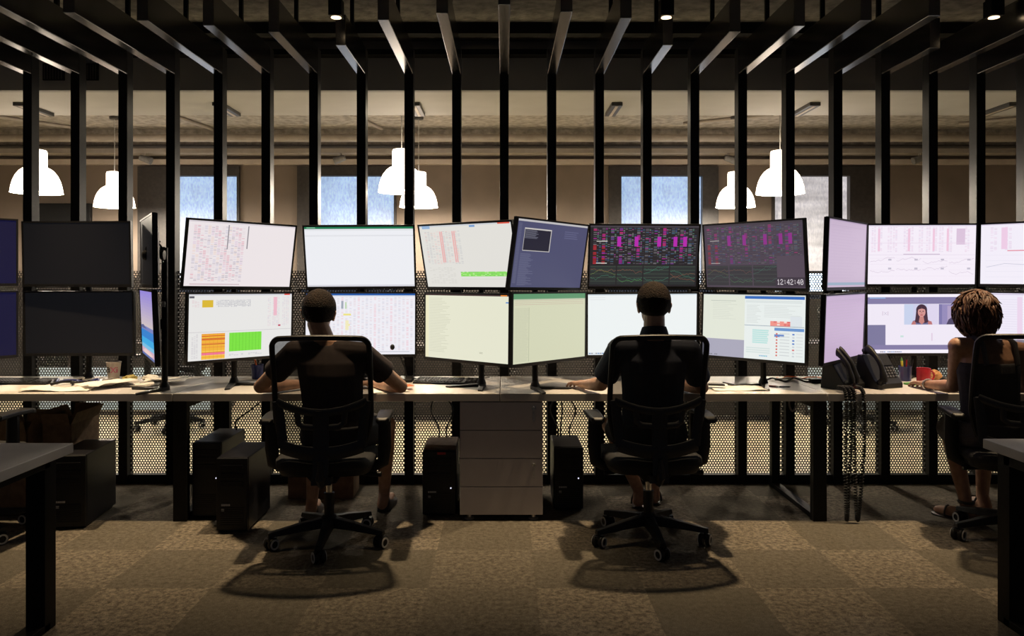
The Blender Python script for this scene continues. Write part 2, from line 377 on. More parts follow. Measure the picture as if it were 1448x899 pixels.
# ------------------------------------------------------------------ posts with fins
SP = 66.9*YP/F
near = {-10:3.7,-9:3.75,-8:3.75,-7:4.12,-6:4.25,-5:4.33,-4:4.45,-3:4.70,-2:4.24,-1:4.13,0:4.0,1:4.11,2:4.21,3:4.70,4:4.44,5:4.34,6:4.25,7:4.17,8:4.76,9:4.0,10:3.9,11:3.8}
for i, k in enumerate(range(-10, 12)):
    X = k*SP
    if k in (0,1,2,3,4,5): loc_word = 'above the middle and right-hand monitors'
    t = thing('slatted_rib', 'black steel post turning into a ceiling fin, %s post counted from the left end' % ORD[i], 'post', (X, YP, 0), 0, 'black posts with ceiling fins')
    MB().box2((-.031,-.045,0),(.031,.045,3.02)).build('post', M['steel'], t, bevel=.003)
    MB().box2((-.031,near[k]-YP,2.834),(.031,-.045,3.02)).build('fin', M['fin'], t, bevel=.003)
    MB().box2((-.012,(near[k]-YP)*.5-.012,3.02),(.012,(near[k]-YP)*.5+.012,3.25)).build('hanger', M['steel'], t)

# ------------------------------------------------------------------ perforated panels (true holes)
def perf_panel():
    w = SP-.064; z0, z1 = .064, 1.475
    nx = 14; p = w/nx; nz = 86; r = (z1-z0)/nz; hr = .0068
    vs = []; fs = []
    idx = {}
    def vid(x, z):
        key = (round(x*1e5), round(z*1e5))
        if key not in idx: idx[key] = len(vs); vs.append((x, 0, z))
        return idx[key]
    for j in range(nz):
        za = z0+j*r; zc = za+r/2
        off = 0 if j % 2 == 0 else p/2
        n = nx if j % 2 == 0 else nx-1
        if j % 2:
            for (xa, xb) in ((-w/2, -w/2+p/2), (w/2-p/2, w/2)):
                fs.append((vid(xa,za), vid(xb,za), vid(xb,za+r), vid(xa,za+r)))
        for i in range(n):
            xa = -w/2+off+i*p; xc = xa+p/2
            outer = [(xa+p,zc),(xa+p,za+r),(xc,za+r),(xa,za+r),(xa,zc),(xa,za),(xc,za),(xa+p,za)]
            o_ids = [vid(*q) for q in outer]
            h_ids = []
            for q in range(8):
                a = q*PI/4
                h_ids.append(len(vs)); vs.append((xc+hr*math.cos(a), 0, zc+hr*math.sin(a)))
            for q in range(8):
                q2 = (q+1) % 8
                fs.append((o_ids[q], o_ids[q2], h_ids[q2], h_ids[q]))
    me = bpy.data.meshes.new('perforated_panel'); me.from_pydata(vs, [], fs); me.update(); me.materials.append(M['perf'])
    return me
pm = perf_panel()
for i, k in enumerate(range(-11, 12)):
    o = bpy.data.objects.new('perforated_panel', pm); COL.objects.link(o); o.location = ((k+.5)*SP, YP, 0)
    if i == 0: lb = 'perforated black sheet panel beyond the first post, at the far left end'
    elif i == 22: lb = 'perforated black sheet panel past the last post at the far right end'
    else: lb = 'perforated black sheet panel between the %s and %s posts from the left' % (ORD[i-1], ORD[i])
    tag(o, lb, 'screen panel', 'perforated panels between the posts')
    s = o.modifiers.new('sheet', 'SOLIDIFY'); s.thickness = .0015; s.offset = 0

# ------------------------------------------------------------------ desks
desk_spec = [(-3.87,-1.947,[-3.83],'long grey desk carrying the two switched-off monitors and loose papers','left'),
             (-1.943,-.027,[-1.902],'long grey desk at which the man in the maroon t-shirt sits',''),
             (-.023,1.893,[1.852],'long grey desk at which the man in the navy shirt sits',''),
             (1.897,3.82,[3.78],'long grey desk at which the woman sits beside the two phones','')]
Y0, Y1 = 4.56, 5.35
for a, b, legs, lb, _ in desk_spec:
    t = thing('office_desk', lb, 'desk', ((a+b)/2, (Y0+Y1)/2, 0), 0, 'row of long desks')
    cx, cy = (a+b)/2, (Y0+Y1)/2
    MB().box2((a-cx,Y0-cy,DT-.045),(b-cx,Y1-cy,DT)).build('tabletop', M['desk'], t, bevel=.003)
    MB().box2((a-cx+.06,Y1-cy-.12,DT-.105),(b-cx-.06,Y1-cy-.06,DT-.045)).build('cross_beam', M['steel'], t)
    for lx in legs:
        h = .04
        g = MB()
        g.box2((lx-cx-h,Y0-cy,.0),(lx-cx+h,Y0-cy+.05,DT-.045)); g.box2((lx-cx-h*.7,Y1-cy-.05,0),(lx-cx+h*.7,Y1-cy,DT-.045))
        g.box2((lx-cx-h*.7,Y0-cy+.05,0),(lx-cx+h*.7,Y1-cy-.05,.03)); g.box2((lx-cx-h*.7,Y0-cy+.05,DT-.09),(lx-cx+h*.7,Y1-cy-.05,DT-.045))
        g.build('leg_frame', M['steel'], t, bevel=.002)
# foreground tables
def front_table(x0, x1, y0, y1, lx, ly, lb):
    cx, cy = (x0+x1)/2, (y0+y1)/2
    t = thing('work_table', lb, 'desk', (cx,cy,0))
    MB().box2((x0-cx,y0-cy,DT-.04),(x1-cx,y1-cy,DT)).build('tabletop', M['desk'], t, bevel=.003)
    g = MB(); h = .039
    for yy in (ly, y0+.08):
        g.box2((lx-h-cx,yy-h-cy,0),(lx+h-cx,yy+h-cy,DT-.04))
    g.box2((lx-h-cx,y0+.08-cy,0),(lx+h-cx,ly-cy,.03)); g.box2((lx-h-cx,y0+.08-cy,DT-.09),(lx+h-cx,ly-cy,DT-.04))
    g.build('leg_frame', M['steel'], t, bevel=.002)
    g = MB(); ox = x0+.1 if lx > cx else x1-.1
    for yy in (ly, y0+.08): g.box2((ox-h-cx,yy-h-cy,0),(ox+h-cx,yy+h-cy,DT-.04))
    g.box2((ox-h-cx,y0+.08-cy,0),(ox+h-cx,ly-cy,.03))
    g.build('leg_frame', M['steel'], t, bevel=.002)
front_table(-3.5,-1.78,2.42,3.216,-1.888,3.17,'grey table corner at the left edge in front of the cardboard boxes')
front_table(2.03,3.75,2.45,3.30,2.105,3.22,'grey table corner at the right edge in front of the woman')

# pedestal with four drawers
t = thing('drawer_pedestal', 'grey four-drawer pedestal under the seam between the two middle desks', 'drawer cabinet', (-.017,4.57,0))
MB().box2((-.243,.022,.035),(.243,.60,.70)).build('carcass', M['pedestal'], t, bevel=.002)
dz = (.70-.035)/4
for q in range(4):
    z0 = .035+q*dz
    d = MB().box2((-.243,0,z0+.002),(.243,.02,z0+dz-.002)).build('drawer', M['pedestal'], t, bevel=.002)
    if q in (1, 3):
        MB().cyl((.19,-.004,z0+dz-.035),(.19,.002,z0+dz-.035),.012).build('lock', M['chrome'], d, smooth=True)
        MB().box2((.186,-.016,z0+dz-.045),(.194,-.004,z0+dz-.028)).box2((.184,-.014,z0+dz-.115),(.196,-.008,z0+dz-.052)).build('key', M['alu'], d)
for sx in (-.19,.19):
    for sy in (.05,.54):
        MB().lathe([(.03,0),(.03,.006),(.014,.012),(.014,.036)],16,T(sx,sy,0)).build('foot', M['alu'], t, smooth=True)

# ------------------------------------------------------------------ PC towers
def tower(x0, x1, yf, h, d, rz, lb, led=None, badge=True, red=False):
    w = x1-x0; t = thing('computer_tower', lb, 'computer', ((x0+x1)/2, yf, 0), rz, 'black computer towers on the floor')
    MB().box2((-w/2,.02,.012),(w/2,d,h)).build('case', M['tower'], t, bevel=.006)
    f = MB().box2((-w/2,0,.012),(w/2,.02,h-.002)).build('front_panel', M['plastic'], t, bevel=.005)
    g = MB()
    for q in range(3): g.box2((-w*.36,-.004,h-.07-q*.045),(w*.36,.001,h-.04-q*.045))
    g.build('drive_bay', M['tower'], f, bevel=.001)
    g = MB()
    for q in range(9): g.box2((-w*.38,-.003,.04+q*.012),(w*.38,.001,.046+q*.012))
    g.build('vent_slots', M['tower'], f)
    if badge:
        b = MB(); x = -w*.33
        for q in range(7):
            ww = (.010,.006,.007,.006,.008,.006,.007)[q]
            b.box2((x,-.003,h*.36),(x+ww*.8,.001,h*.36+.011)); x += ww
        b.box2((-w*.33,-.003,h*.36-.03),(-w*.33+.016,.001,h*.36-.016))
        b.build('badge', M['badge'], f)
    if led: MB().cyl((led[0],-.004,led[1]),(led[0],.001,led[1]),.004,seg=10).build('power_light', M['white_led'], f)
    if red: MB().box2((-w*.05,-.003,h-.02),(w*.2,.001,h-.006)).build('red_strip', M['red'], f)
    for sx in (-1,1):
        MB().box2((sx*w*.38-.012,.03,0),(sx*w*.38+.012,.08,.014)).box2((sx*w*.38-.012,d-.08,0),(sx*w*.38+.012,d-.03,.014)).build('foot', M['plastic'], t)
tower(-2.575,-2.385,4.42,.42,.45,math.radians(6),'black computer tower beside the cardboard boxes at the left')
tower(-1.855,-1.685,4.62,.45,.44,0,'taller black tower with a white power light, next to the desk leg',led=(.06,.24),badge=False)
tower(-1.615,-1.44,4.36,.42,.43,0,'black tower standing in front beside the maroon-shirted man\'s chair',red=False)
tower(-.49,-.29,4.66,.39,.40,0,'black tower with a small cardboard lid on top, touching the drawers',red=True,led=(.07,.17))
tower(.305,.485,4.77,.388,.38,0,'black tower on the other side of the drawers, near the navy-shirted man',led=(.06,.2))
o = MB().box2((-.095,.03,0),(.095,.36,.012)).build('cardboard_sheet', M['card'], loc=(-.39,4.66,.39)); tag(o,'flat brown cardboard piece lying on the tower beside the drawers','cardboard')

def carton(cx, cy, w, d, h, rz, lb, flaps=True):
    t = thing('cardboard_box', lb, 'box', (cx,cy,0), rz, 'cardboard boxes under the desks')
    th = .005
    g = MB(); g.box2((-w/2,-d/2,0),(w/2,d/2,th)); g.box2((-w/2,-d/2,0),(w/2,-d/2+th,h)); g.box2((-w/2,d/2-th,0),(w/2,d/2,h)); g.box2((-w/2,-d/2,0),(-w/2+th,d/2,h)); g.box2((w/2-th,-d/2,0),(w/2,d/2,h))
    g.build('box_body', M['card'], t)
    if flaps:
        for s in (-1,1):
            MB().box2((-.0,-d/2+.005,0),(.08,d/2-.005,.004)).build('flap', M['card'], t, loc=(s*w/2,0,h), rot=(0, -1.15 if s > 0 else PI+1.15, 0))
            MB().box2((-w/2+.005,0,0),(w/2-.005,.08,.004)).build('flap', M['card'], t, loc=(0,s*d/2,h-.001), rot=((1.2 if s > 0 else PI-1.2),0,0))
    else:
        MB().box2((-w/2,-d/2,h),(w/2,d/2,h+.004)).build('lid', M['card'], t)
        MB().box2((-w/2,-.025,h+.004),(w/2,.025,h+.005)).build('packing_tape', M['cup'], t)
carton(-2.98,4.85,.23,.36,.50,0,'larger brown carton under the far desk, nearest the picture\'s left edge')
carton(-2.74,4.93,.17,.36,.53,.04,'narrow brown carton beside the computer tower at the left')
carton(-1.19,5.15,.42,.24,.15,.03,'flat brown carton on the floor behind the maroon-shirted man\'s chair',False)

# ------------------------------------------------------------------ screen pictures
class Pic:
    """coloured rectangles of a lit screen; u right, v down, both 0..1"""
    def __init__(self, W, H, bg, k=1.0):
        self.W, self.H, self.k = W, H, k; self.mb = MB(); self.layer = 0; self.hold = False; self.bg = bg
        self.r(0,0,1,1,bg)
    def c(self, col): return tuple(x*self.k for x in s2l(col))
    def r(self, u0, v0, u1, v1, col):
        y = -self.layer*.00002; self.layer += 0 if self.hold else 1
        W, H = self.W, self.H
        x0, x1 = (u0-.5)*W, (u1-.5)*W; z0, z1 = (.5-v1)*H, (.5-v0)*H
        self.mb.quad((x0,y,z0),(x1,y,z0),(x1,y,z1),(x0,y,z1), self.c(col)); return self
    def up(self): self.layer = min(self.layer+1, 40); return self
    def poly(self, pts, col, lay):
        W, H = self.W, self.H
        n = len(self.mb.v); vs = [((u-.5)*W, -(lay+60)*.00002, (.5-v)*H) for u, v in pts]
        self.mb.add(vs, [tuple(range(len(vs)-1,-1,-1))], None, self.c(col))
    def ellipse(self, u, v, ru, rv, col, lay, n=20):
        self.poly([(u+ru*math.cos(2*PI*i/n), v+rv*math.sin(2*PI*i/n)) for i in range(n)], col, lay)
    def line(self, pts, th, col):
        for (u0,v0),(u1,v1) in zip(pts, pts[1:]):
            y = -.0024
            W, H = self.W, self.H
            self.mb.quad(((u0-.5)*W,y,(.5-v0-th)*H),((u1-.5)*W,y,(.5-v1-th)*H),((u1-.5)*W,y,(.5-v1+th)*H),((u0-.5)*W,y,(.5-v0+th)*H), self.c(col))
    def soft(self, c): return tuple(.72*c[i]+.28*self.bg[i] for i in range(3))
    def rows(self, u0, v0, u1, v1, n, col, fill=.5, jitter=0, rng=random):
        h = self.hold; self.hold = True; col = self.soft(col)
        for i in range(n):
            a = v0+(v1-v0)*i/n; e = u1-(rng.random()*jitter*(u1-u0))
            self.r(u0, a, e, a+(v1-v0)/n*fill, col)
        self.hold = h; self.layer += 1
    def cells(self, u0, v0, u1, v1, nu, nv, cols, prob=.7, fu=.8, fv=.6, rng=random):
        h = self.hold; self.hold = True
        for i in range(nu):
            for j in range(nv):
                if rng.random() < prob:
                    a = u0+(u1-u0)*i/nu; b = v0+(v1-v0)*j/nv
                    self.r(a, b, a+(u1-u0)/nu*fu, b+(v1-v0)/nv*fv, self.soft(rng.choice(cols)))
        self.hold = h; self.layer += 1
FONT = {'0':["01110","10001","10011","10101","11001","10001","01110"],'1':["00100","01100","00100","00100","00100","00100","01110"],'2':["01110","10001","00001","00110","01000","10000","11111"],
        '4':["00010","00110","01010","10010","11111","00010","00010"],':':["00000","00100","00100","00000","00100","00100","00000"]}
def text(p, s, u, v, cu, cv, col):
    p.hold = True
    for ch in s:
        for j, row in enumerate(FONT[ch]):
            for i, b in enumerate(row):
                if b == '1': p.r(u+i*cu, v+j*cv, u+(i+1)*cu, v+(j+1)*cv, col)
        u += cu*6
SW, SH = .703, .396
def bars(p, top=(120,140,170), task=True, tcol=(190,188,195)):
    p.r(0,0,1,.022,top)
    if task:
        p.r(0,.965,1,1,tcol)
        for i in range(9): p.r(.012+i*.02,.972,.022+i*.02,.993,random.choice([(70,110,180),(200,160,60),(80,90,100),(90,150,90)]))
def pic_m1u():
    p = Pic(SW,SH,(236,228,230)); bars(p,(214,206,212),False)
    cols = [(225,180,195),(215,190,215),(235,205,190),(200,195,215),(226,214,219),(222,150,165)]
    p.hold = True
    for i in range(15):
        u = .05+i*.031
        for j in range(52):
            v = .07+j*.0165
            if random.random() < .78: p.r(u,v,u+.026,v+.0085,p.soft(cols[(i*5+(j//9)) % 6] if random.random()<.75 else (170,160,175)))
    p.hold = False; p.layer += 2
    p.r(.352,.04,.362,.42,(150,145,152)); p.r(.535,.04,.545,.4,(140,135,142))
    for q in (.2,.33): p.r(.05,.965,.5,.975,(190,160,170))
    return p
def pic_m1l():
    p = Pic(SW,SH,(231,230,228)); bars(p,(205,206,212),False); p.r(.92,0,.98,.02,(225,80,70))
    p.r(.005,.03,.05,.06,(90,90,100))
    p.r(.12,.09,.22,.20,(222,186,40)); p.rows(.12,.09,.22,.2,6,(190,150,40),.2)
    p.cells(.25,.09,.58,.2,22,8,[(168,168,176),(190,190,196),(150,150,165)],.9,.7,.6)
    p.cells(.03,.09,.1,.2,3,8,[(225,200,205)],.7)
    for u in (.75,.80,.84,.90,.94): p.cells(u,.05,u+.035,.52,2,40,[(226,205,212),(232,216,218),(205,200,215)],.75)
    p.r(.81,.05,.845,.35,(236,185,200)); p.r(.86,.50,.885,.525,(190,60,90))
    p.r(0,.57,1,.577,(200,196,200))
    p.r(.12,.60,.335,.99,(240,178,60))
    for v in (.60,.63,.67,.685,.74,.755,.80,.86,.885,.91,.925,.97): p.r(.12,v,.335,v+.012,random.choice([(214,80,40),(235,150,60),(200,90,50),(245,205,90)]))
    p.r(.12,.89,.335,.925,(240,120,150))
    for i in range(6): p.r(.12+i*.036,.6,.1215+i*.036,.99,(205,140,40))
    p.r(.375,.60,.69,.89,(128,228,70))
    for i in range(10): p.r(.375+i*.032,.60,.3775+i*.032,.89,(90,190,50))
    for i in range(13): p.r(.375,.61+i*.0215,.69,.613+i*.0215,(100,200,55))
    p.cells(.03,.6,.09,.97,3,24,[(205,200,205)],.7); p.cells(.375,.93,.7,.96,14,2,[(190,190,198)],.6)
    p.r(.955,.86,.985,.9,(175,195,175)); return p
def pic_m2u():
    p = Pic(SW,SH,(237,238,243)); p.r(0,0,1,.034,(34,120,80)); p.r(.02,.008,.1,.02,(150,205,175)); p.r(0,.034,1,.065,(226,228,232)); p.r(0,.14,1,.146,(205,206,212)); p.r(0,.155,1,.159,(216,217,222))
    p.r(0,.97,1,1,(214,214,222)); return p
def pic_m2l():
    p = Pic(SW,SH,(238,237,244)); p.r(0,0,1,.03,(40,90,165)); p.r(0,.03,1,.05,(215,220,232))
    for i in range(26):
        u = .02+i*.0375
        p.cells(u,.06,u+.026,.94,1,48,[(226,208,216),(232,222,226),(206,206,220)] if i % 4 else [(238,190,200),(236,205,212)],.72)
    p.r(.32,.12,.34,.25,(160,168,182)); p.r(.355,.14,.37,.25,(190,215,180)); p.r(.34,.33,.41,.36,(236,226,130)); p.r(.36,.5,.40,.53,(240,230,150)); p.r(.36,.44,.39,.6,(240,233,190))
    p.r(.3,.95,.95,.965,(205,205,214)); return p
def pic_m3u():
    p = Pic(SW,SH,(226,224,218)); bars(p,(205,208,214),False); p.r(.03,.0,.12,.05,(150,180,215)); p.r(.56,.02,.62,.05,(120,160,210)); p.r(.86,0,.985,.022,(222,90,70))
    cols = [(225,190,185),(214,206,204),(235,200,196),(205,205,206),(228,214,208)]
    for i in range(12):
        u = .05+i*.034
        p.cells(u,.10,u+.03,.63,1,34,[cols[(i*3) % 5],cols[(i*2+1) % 5],(196,194,196)],.8)
    for u in (.22,.24,.36,.38): p.r(u,.1,u+.014,.6,(232,178,176))
    p.cells(.05,.68,.35,.95,9,12,[(214,212,206)],.5)
    p.r(.40,.755,.91,.83,(140,224,100)); p.cells(.40,.755,.97,.83,26,4,[(90,190,60),(180,235,140)],.6); p.r(.4,.87,.9,.875,(205,205,196)); return p
def pic_m3l():
    p = Pic(SW,SH,(229,229,207)); p.r(0,0,1,.02,(70,50,50)); p.r(.90,.0,.97,.018,(225,130,50)); p.r(.955,.1,.985,.12,(110,150,205)); p.r(0,.02,.04,1,(235,230,196))
    p.rows(.05,.06,.32,.92,34,(198,198,176),.28,.5); p.rows(.66,.86,.70,.89,2,(170,170,150),.5); return p
def pic_m4u():
    p = Pic(SW,SH,(78,79,110)); p.r(0,0,1,.03,(190,188,190))
    p.rows(.02,.06,.06,.95,40,(104,106,132),.5); p.r(.10,.12,.47,.46,(196,192,190)); p.r(.105,.14,.46,.45,(40,38,52)); p.rows(.11,.15,.3,.28,8,(120,120,130),.5,.4)
    p.rows(.08,.5,.28,.98,28,(112,114,142),.45,.5); p.rows(.66,.12,.9,.25,4,(104,106,140),.4,.3); return p
def pic_m4l():
    p = Pic(SW,SH,(211,213,184)); p.r(0,0,1,.075,(96,150,110)); p.r(0,.075,1,.09,(186,196,170)); p.rows(.02,.1,.97,.18,3,(196,160,150),.2)
    for i in range(10): p.r(.03+i*.018,.2,.032+i*.018,.98,(190,192,166))
    p.rows(.02,.21,.2,.98,36,(196,198,172),.4,.2); p.r(.2,.2,.206,.98,(182,186,158)); return p
MAG = [(176,40,150),(196,52,120),(150,40,140),(120,60,150)]
def pic_dark(bg, k, clock):
    p = Pic(SW,SH,bg,1.0); r = random.Random(5)
    def mixc(c): return tuple(int(bg[i]+(c[i]-bg[i])*k) for i in range(3))
    p.r(0,0,1,.03,mixc((70,64,70))); p.hold = True
    for i in range(12):
        u = .03+i*.08
        for j in range(36):
            v = .04+j*.0165
            q = (i*7+j//6) % 5
            if r.random() < .75:
                c = r.choice(MAG if (q in (1,3) and i in (1,3,5,8,10)) or r.random() < .12 else ([(190,50,60),(170,40,50)] if i in (0,1) and j > 16 else [(90,86,92),(120,116,120),(64,60,66),(70,100,120)]))
                p.r(u,v,u+.03,v+.0105,mixc(c))
            if r.random() < .6: p.r(u+.034,v,u+.048,v+.009,mixc(r.choice([(130,128,128),(150,60,140),(86,130,110),(70,68,76),(70,90,140)])))
            if r.random() < .5: p.r(u+.052,v,u+.072,v+.009,mixc(r.choice([(110,108,110),(90,90,96),(60,58,64),(60,80,110)])))
    p.hold = False; p.layer += 2
    for u in (.25,.41,.62,.77,.86): p.r(u,.18,u+.035,.34,mixc((178,44,170)))
    for v in (.25,.61): p.r(.06,v,.16,v+.012,mixc((210,206,200)))
    for q in range(4):
        if clock and q == 3: continue
        u0 = .01+q*.247; p.r(u0,.655,u0+.235,.97,mixc((46,50,50)))
        for g in range(5): p.r(u0,.67+g*.06,u0+.235,.674+g*.06,mixc((84,100,84)))
        for g in range(3):
            pts = []; v = .72+.07*g
            for s in range(24): v = min(.95,max(.67,v+r.uniform(-.022,.022))); pts.append((u0+.235*s/23,v))
            p.line(pts,.0028,mixc(r.choice([(80,140,80),(110,125,70),(70,120,100),(130,85,70)])))
    if clock:
        p.r(.74,.52,1,.86,mixc((92,78,92))); p.r(.72,.84,1,.98,mixc((56,48,58))); text(p,'12:42:40',.735,.868,.0052,.0118,(215,208,214))
    return p
def pic_m5l():
    p = Pic(SW,SH,(238,243,243)); p.r(0,0,1,.02,(205,215,222)); p.rows(.02,.05,.16,.12,2,(222,226,228),.3); p.r(.0,.96,1,1,(225,232,236)); p.cells(.01,.965,.25,.995,12,1,[(80,120,180),(120,120,130)],.8); return p
def pic_m6l():
    p = Pic(SW,SH,(226,230,216)); p.r(.0,.72,.43,1,(170,168,186)); p.r(0,.0,1,.012,(200,205,205)); p.cells(.0,.965,.18,.995,10,1,[(90,90,110)],.7)
    p.rows(.10,.10,.36,.42,11,(208,212,200),.25,.4); p.r(.08,.1,.34,.106,(170,176,168))
    p.r(.43,.02,1,1,(232,238,236)); p.r(.43,.02,.99,.065,(60,110,190)); p.rows(.44,.09,.97,.13,2,(205,214,218),.5)
    p.rows(.45,.16,.6,.45,12,(208,214,216),.35,.5); p.rows(.62,.16,.97,.36,8,(212,218,220),.35,.4)
    p.r(.68,.40,.87,.48,(240,150,140)); p.cells(.68,.40,.87,.48,6,2,[(220,70,70),(250,215,210)],.7); p.r(.865,.32,.97,.48,(222,228,232)); p.r(.43,.475,.99,.482,(120,140,160))
    p.rows(.51,.54,.67,.76,7,(176,226,226),.75,.2); p.rows(.45,.82,.68,.92,3,(208,224,226),.5)
    p.r(.72,.50,.99,.545,(110,150,205)); p.r(.72,.6,.81,.64,(110,140,200))
    for i in range(8):
        v = .58+i*.047
        p.r(.735,v,.75,v+.024,(214,110,100)); p.rows(.77,v,.86,v+.02,1,(200,205,212),.6); p.r(.885,v,.905,v+.022,random.choice([(90,130,200),(214,120,120),(205,210,215)])); p.rows(.92,v,.98,v+.02,1,(212,216,222),.6)
    p.cells(.58,.935,.66,.965,5,1,[(80,190,200),(110,170,220)],1); return p
def pic_m7(v_):
    p = Pic(SW,SH,(196,176,200) if v_ else (196,172,202)); p.r(0,0,1,.015,(170,150,180)); p.r(.05,.08,.95,.086,(184,164,190))
    if v_: p.r(.0,.93,1,.97,(150,170,190))
    p.rows(.06,.1,.9,.9,18,(192,171,197),.3,.4); return p
def pic_m8u():
    p = Pic(SW,SH,(246,238,249)); p.r(0,0,1,.016,(210,200,220))
    for u in (.03,.09,.18,.23,.33,.38,.47,.54,.6,.66,.74,.9): p.cells(u,.03,u+.045,.46,2,26,[(238,218,236),(232,206,226),(222,210,230)],.75)
    for u in (.09,.37,.6,.73): p.r(u,.06,u+.02,.44,(240,200,222))
    p.r(.82,.06,.9,.33,(220,196,220)); p.r(.02,.30,.98,.306,(232,214,232)); p.r(.33,.485,.67,.505,(206,190,210))
    p.r(0,.5,1,.506,(226,214,232))
    for q in range(4):
        u0 = .02+q*.245
        for g in range(4): p.r(u0,.56+g*.1,u0+.23,.564+g*.1,(234,222,238))
        for g in range(2):
            v = .62+.14*g; pts = []
            for s in range(20): v = min(.95,max(.54,v+random.uniform(-.02,.02))); pts.append((u0+.23*s/19,v))
            p.line(pts,.0035,(214,200,218))
        p.r(u0+.17,.57,u0+.2,.6,(196,190,206)); p.r(u0+.17,.72,u0+.2,.75,(196,190,206))
    return p
def pic_m8l():
    p = Pic(SW,SH,(240,233,246)); p.r(0,.0,1,.05,(246,240,250)); p.r(0,.05,1,.165,(134,126,166)); p.r(.02,.055,.17,.07,(150,190,235))
    p.r(0,.52,.17,.94,(126,122,158)); p.r(0,.86,1,.94,(134,126,166)); p.r(0,.945,1,1,(246,240,250)); p.cells(.12,.97,.36,.995,14,1,[(80,120,180),(70,70,90)],.8)
    for u in (.14,.19): p.rows(u,.29,u+.006,.36,1,(200,180,200),1)
    p.line([(.155,.30),(.18,.35)],.004,(190,180,200)); p.line([(.18,.30),(.155,.35)],.004,(190,180,200))
    p.r(.31,.70,.34,.73,(200,226,220)); p.r(.6,.66,.612,.79,(225,206,226))
    # call tile with a dark-haired woman
    p.r(.345,.17,.665,.515,(206,206,234)); p.r(.56,.17,.665,.515,(222,214,238)); p.r(.345,.17,.43,.515,(200,210,236))
    L = 20
    p.poly([(.41,.515),(.425,.455),(.47,.42),(.55,.42),(.59,.46),(.61,.515)],(110,110,150),L)
    p.poly([(.41,.515),(.425,.46),(.45,.45),(.455,.515)],(190,120,120),L+1); p.poly([(.61,.515),(.6,.46),(.565,.45),(.57,.515)],(190,120,120),L+1)
    p.ellipse(.508,.27,.052,.10,(70,46,62),L+2); p.poly([(.458,.27),(.558,.27),(.57,.47),(.548,.49),(.47,.49),(.446,.47)],(74,50,66),L+2)
    p.poly([(.49,.38),(.526,.38),(.535,.47),(.51,.515),(.482,.47)],(198,132,126),L+3)
    p.ellipse(.508,.305,.036,.082,(212,150,146),L+4)
    p.ellipse(.494,.29,.008,.008,(70,50,60),L+5); p.ellipse(.522,.29,.008,.008,(70,50,60),L+5); p.ellipse(.508,.352,.014,.008,(180,80,90),L+5)
    p.poly([(.502,.30),(.512,.30),(.516,.328),(.500,.328)],(198,134,130),L+5); p.poly([(.472,.26),(.486,.225),(.53,.225),(.545,.26),(.51,.243)],(70,46,62),L+6)
    # second call tile
    p.r(.67,.17,1.0,.515,(150,140,186)); p.r(.67,.17,.7,.515,(128,122,172)); p.r(.75,.2,.9,.515,(176,160,196))
    p.poly([(.74,.515),(.76,.43),(.8,.38),(.86,.38),(.9,.44),(.92,.515)],(78,70,100),L); p.ellipse(.83,.31,.03,.07,(196,140,140),L+1); p.ellipse(.83,.25,.034,.04,(60,44,60),L+2)
    return p
def pic_m9u():
    p = Pic(SW,SH,(243,238,249)); p.r(0,0,1,.016,(210,200,220))
    for u in (.08,.2,.36,.48,.66,.8): p.cells(u,.05,u+.06,.46,2,22,[(238,216,236),(226,206,228)],.7)
    p.r(.17,.06,.22,.42,(238,205,230)); p.r(.38,.06,.43,.42,(232,196,232)); p.r(.22,.44,.95,.455,(226,130,150)); p.line([(.05,.72),(.2,.66),(.35,.68),(.5,.6),(.7,.58),(.95,.5)],.004,(196,196,214))
    for g in range(5): p.r(.04,.52+g*.09,.96,.524+g*.09,(228,224,238))
    return p
def pic_m9l():
    p = Pic(SW,SH,(240,234,248)); p.r(0,0,1,.03,(214,206,226)); p.rows(.05,.1,.95,.9,20,(230,224,240),.3,.5); p.r(.3,.06,.34,.96,(236,214,236)); p.r(.7,.06,.74,.96,(236,214,236)); return p
def pic_navy():
    p = Pic(SW,SH,(14,15,50)); p.rows(.05,.1,.4,.5,10,(16,18,42),.4,.4); return p
def pic_off():
    p = Pic(SW,SH,(14,15,18)); return p
def pic_sea():
    p = Pic(SW,SH,(168,150,214)); 
    for i in range(12): p.r(0,i*.045,1,(i+1)*.045,(150+i*5,136+i*5,216-i*2))
    p.r(0,.54,1,.60,(120,130,190)); p.r(0,.60,1,.72,(54,130,205)); p.r(0,.72,1,.82,(64,170,225)); p.r(0,.82,1,.88,(120,190,225)); p.r(0,.88,1,.965,(206,170,190)); p.r(0,.965,1,1,(90,110,170))
    p.poly([(0,.55),(.2,.52),(.35,.55),(.5,.57),(0,.58)],(90,96,140),12); p.poly([(.1,.93),(.3,.89),(.6,.90),(.9,.93),(.7,.96),(.2,.96)],(232,200,196),12); return p

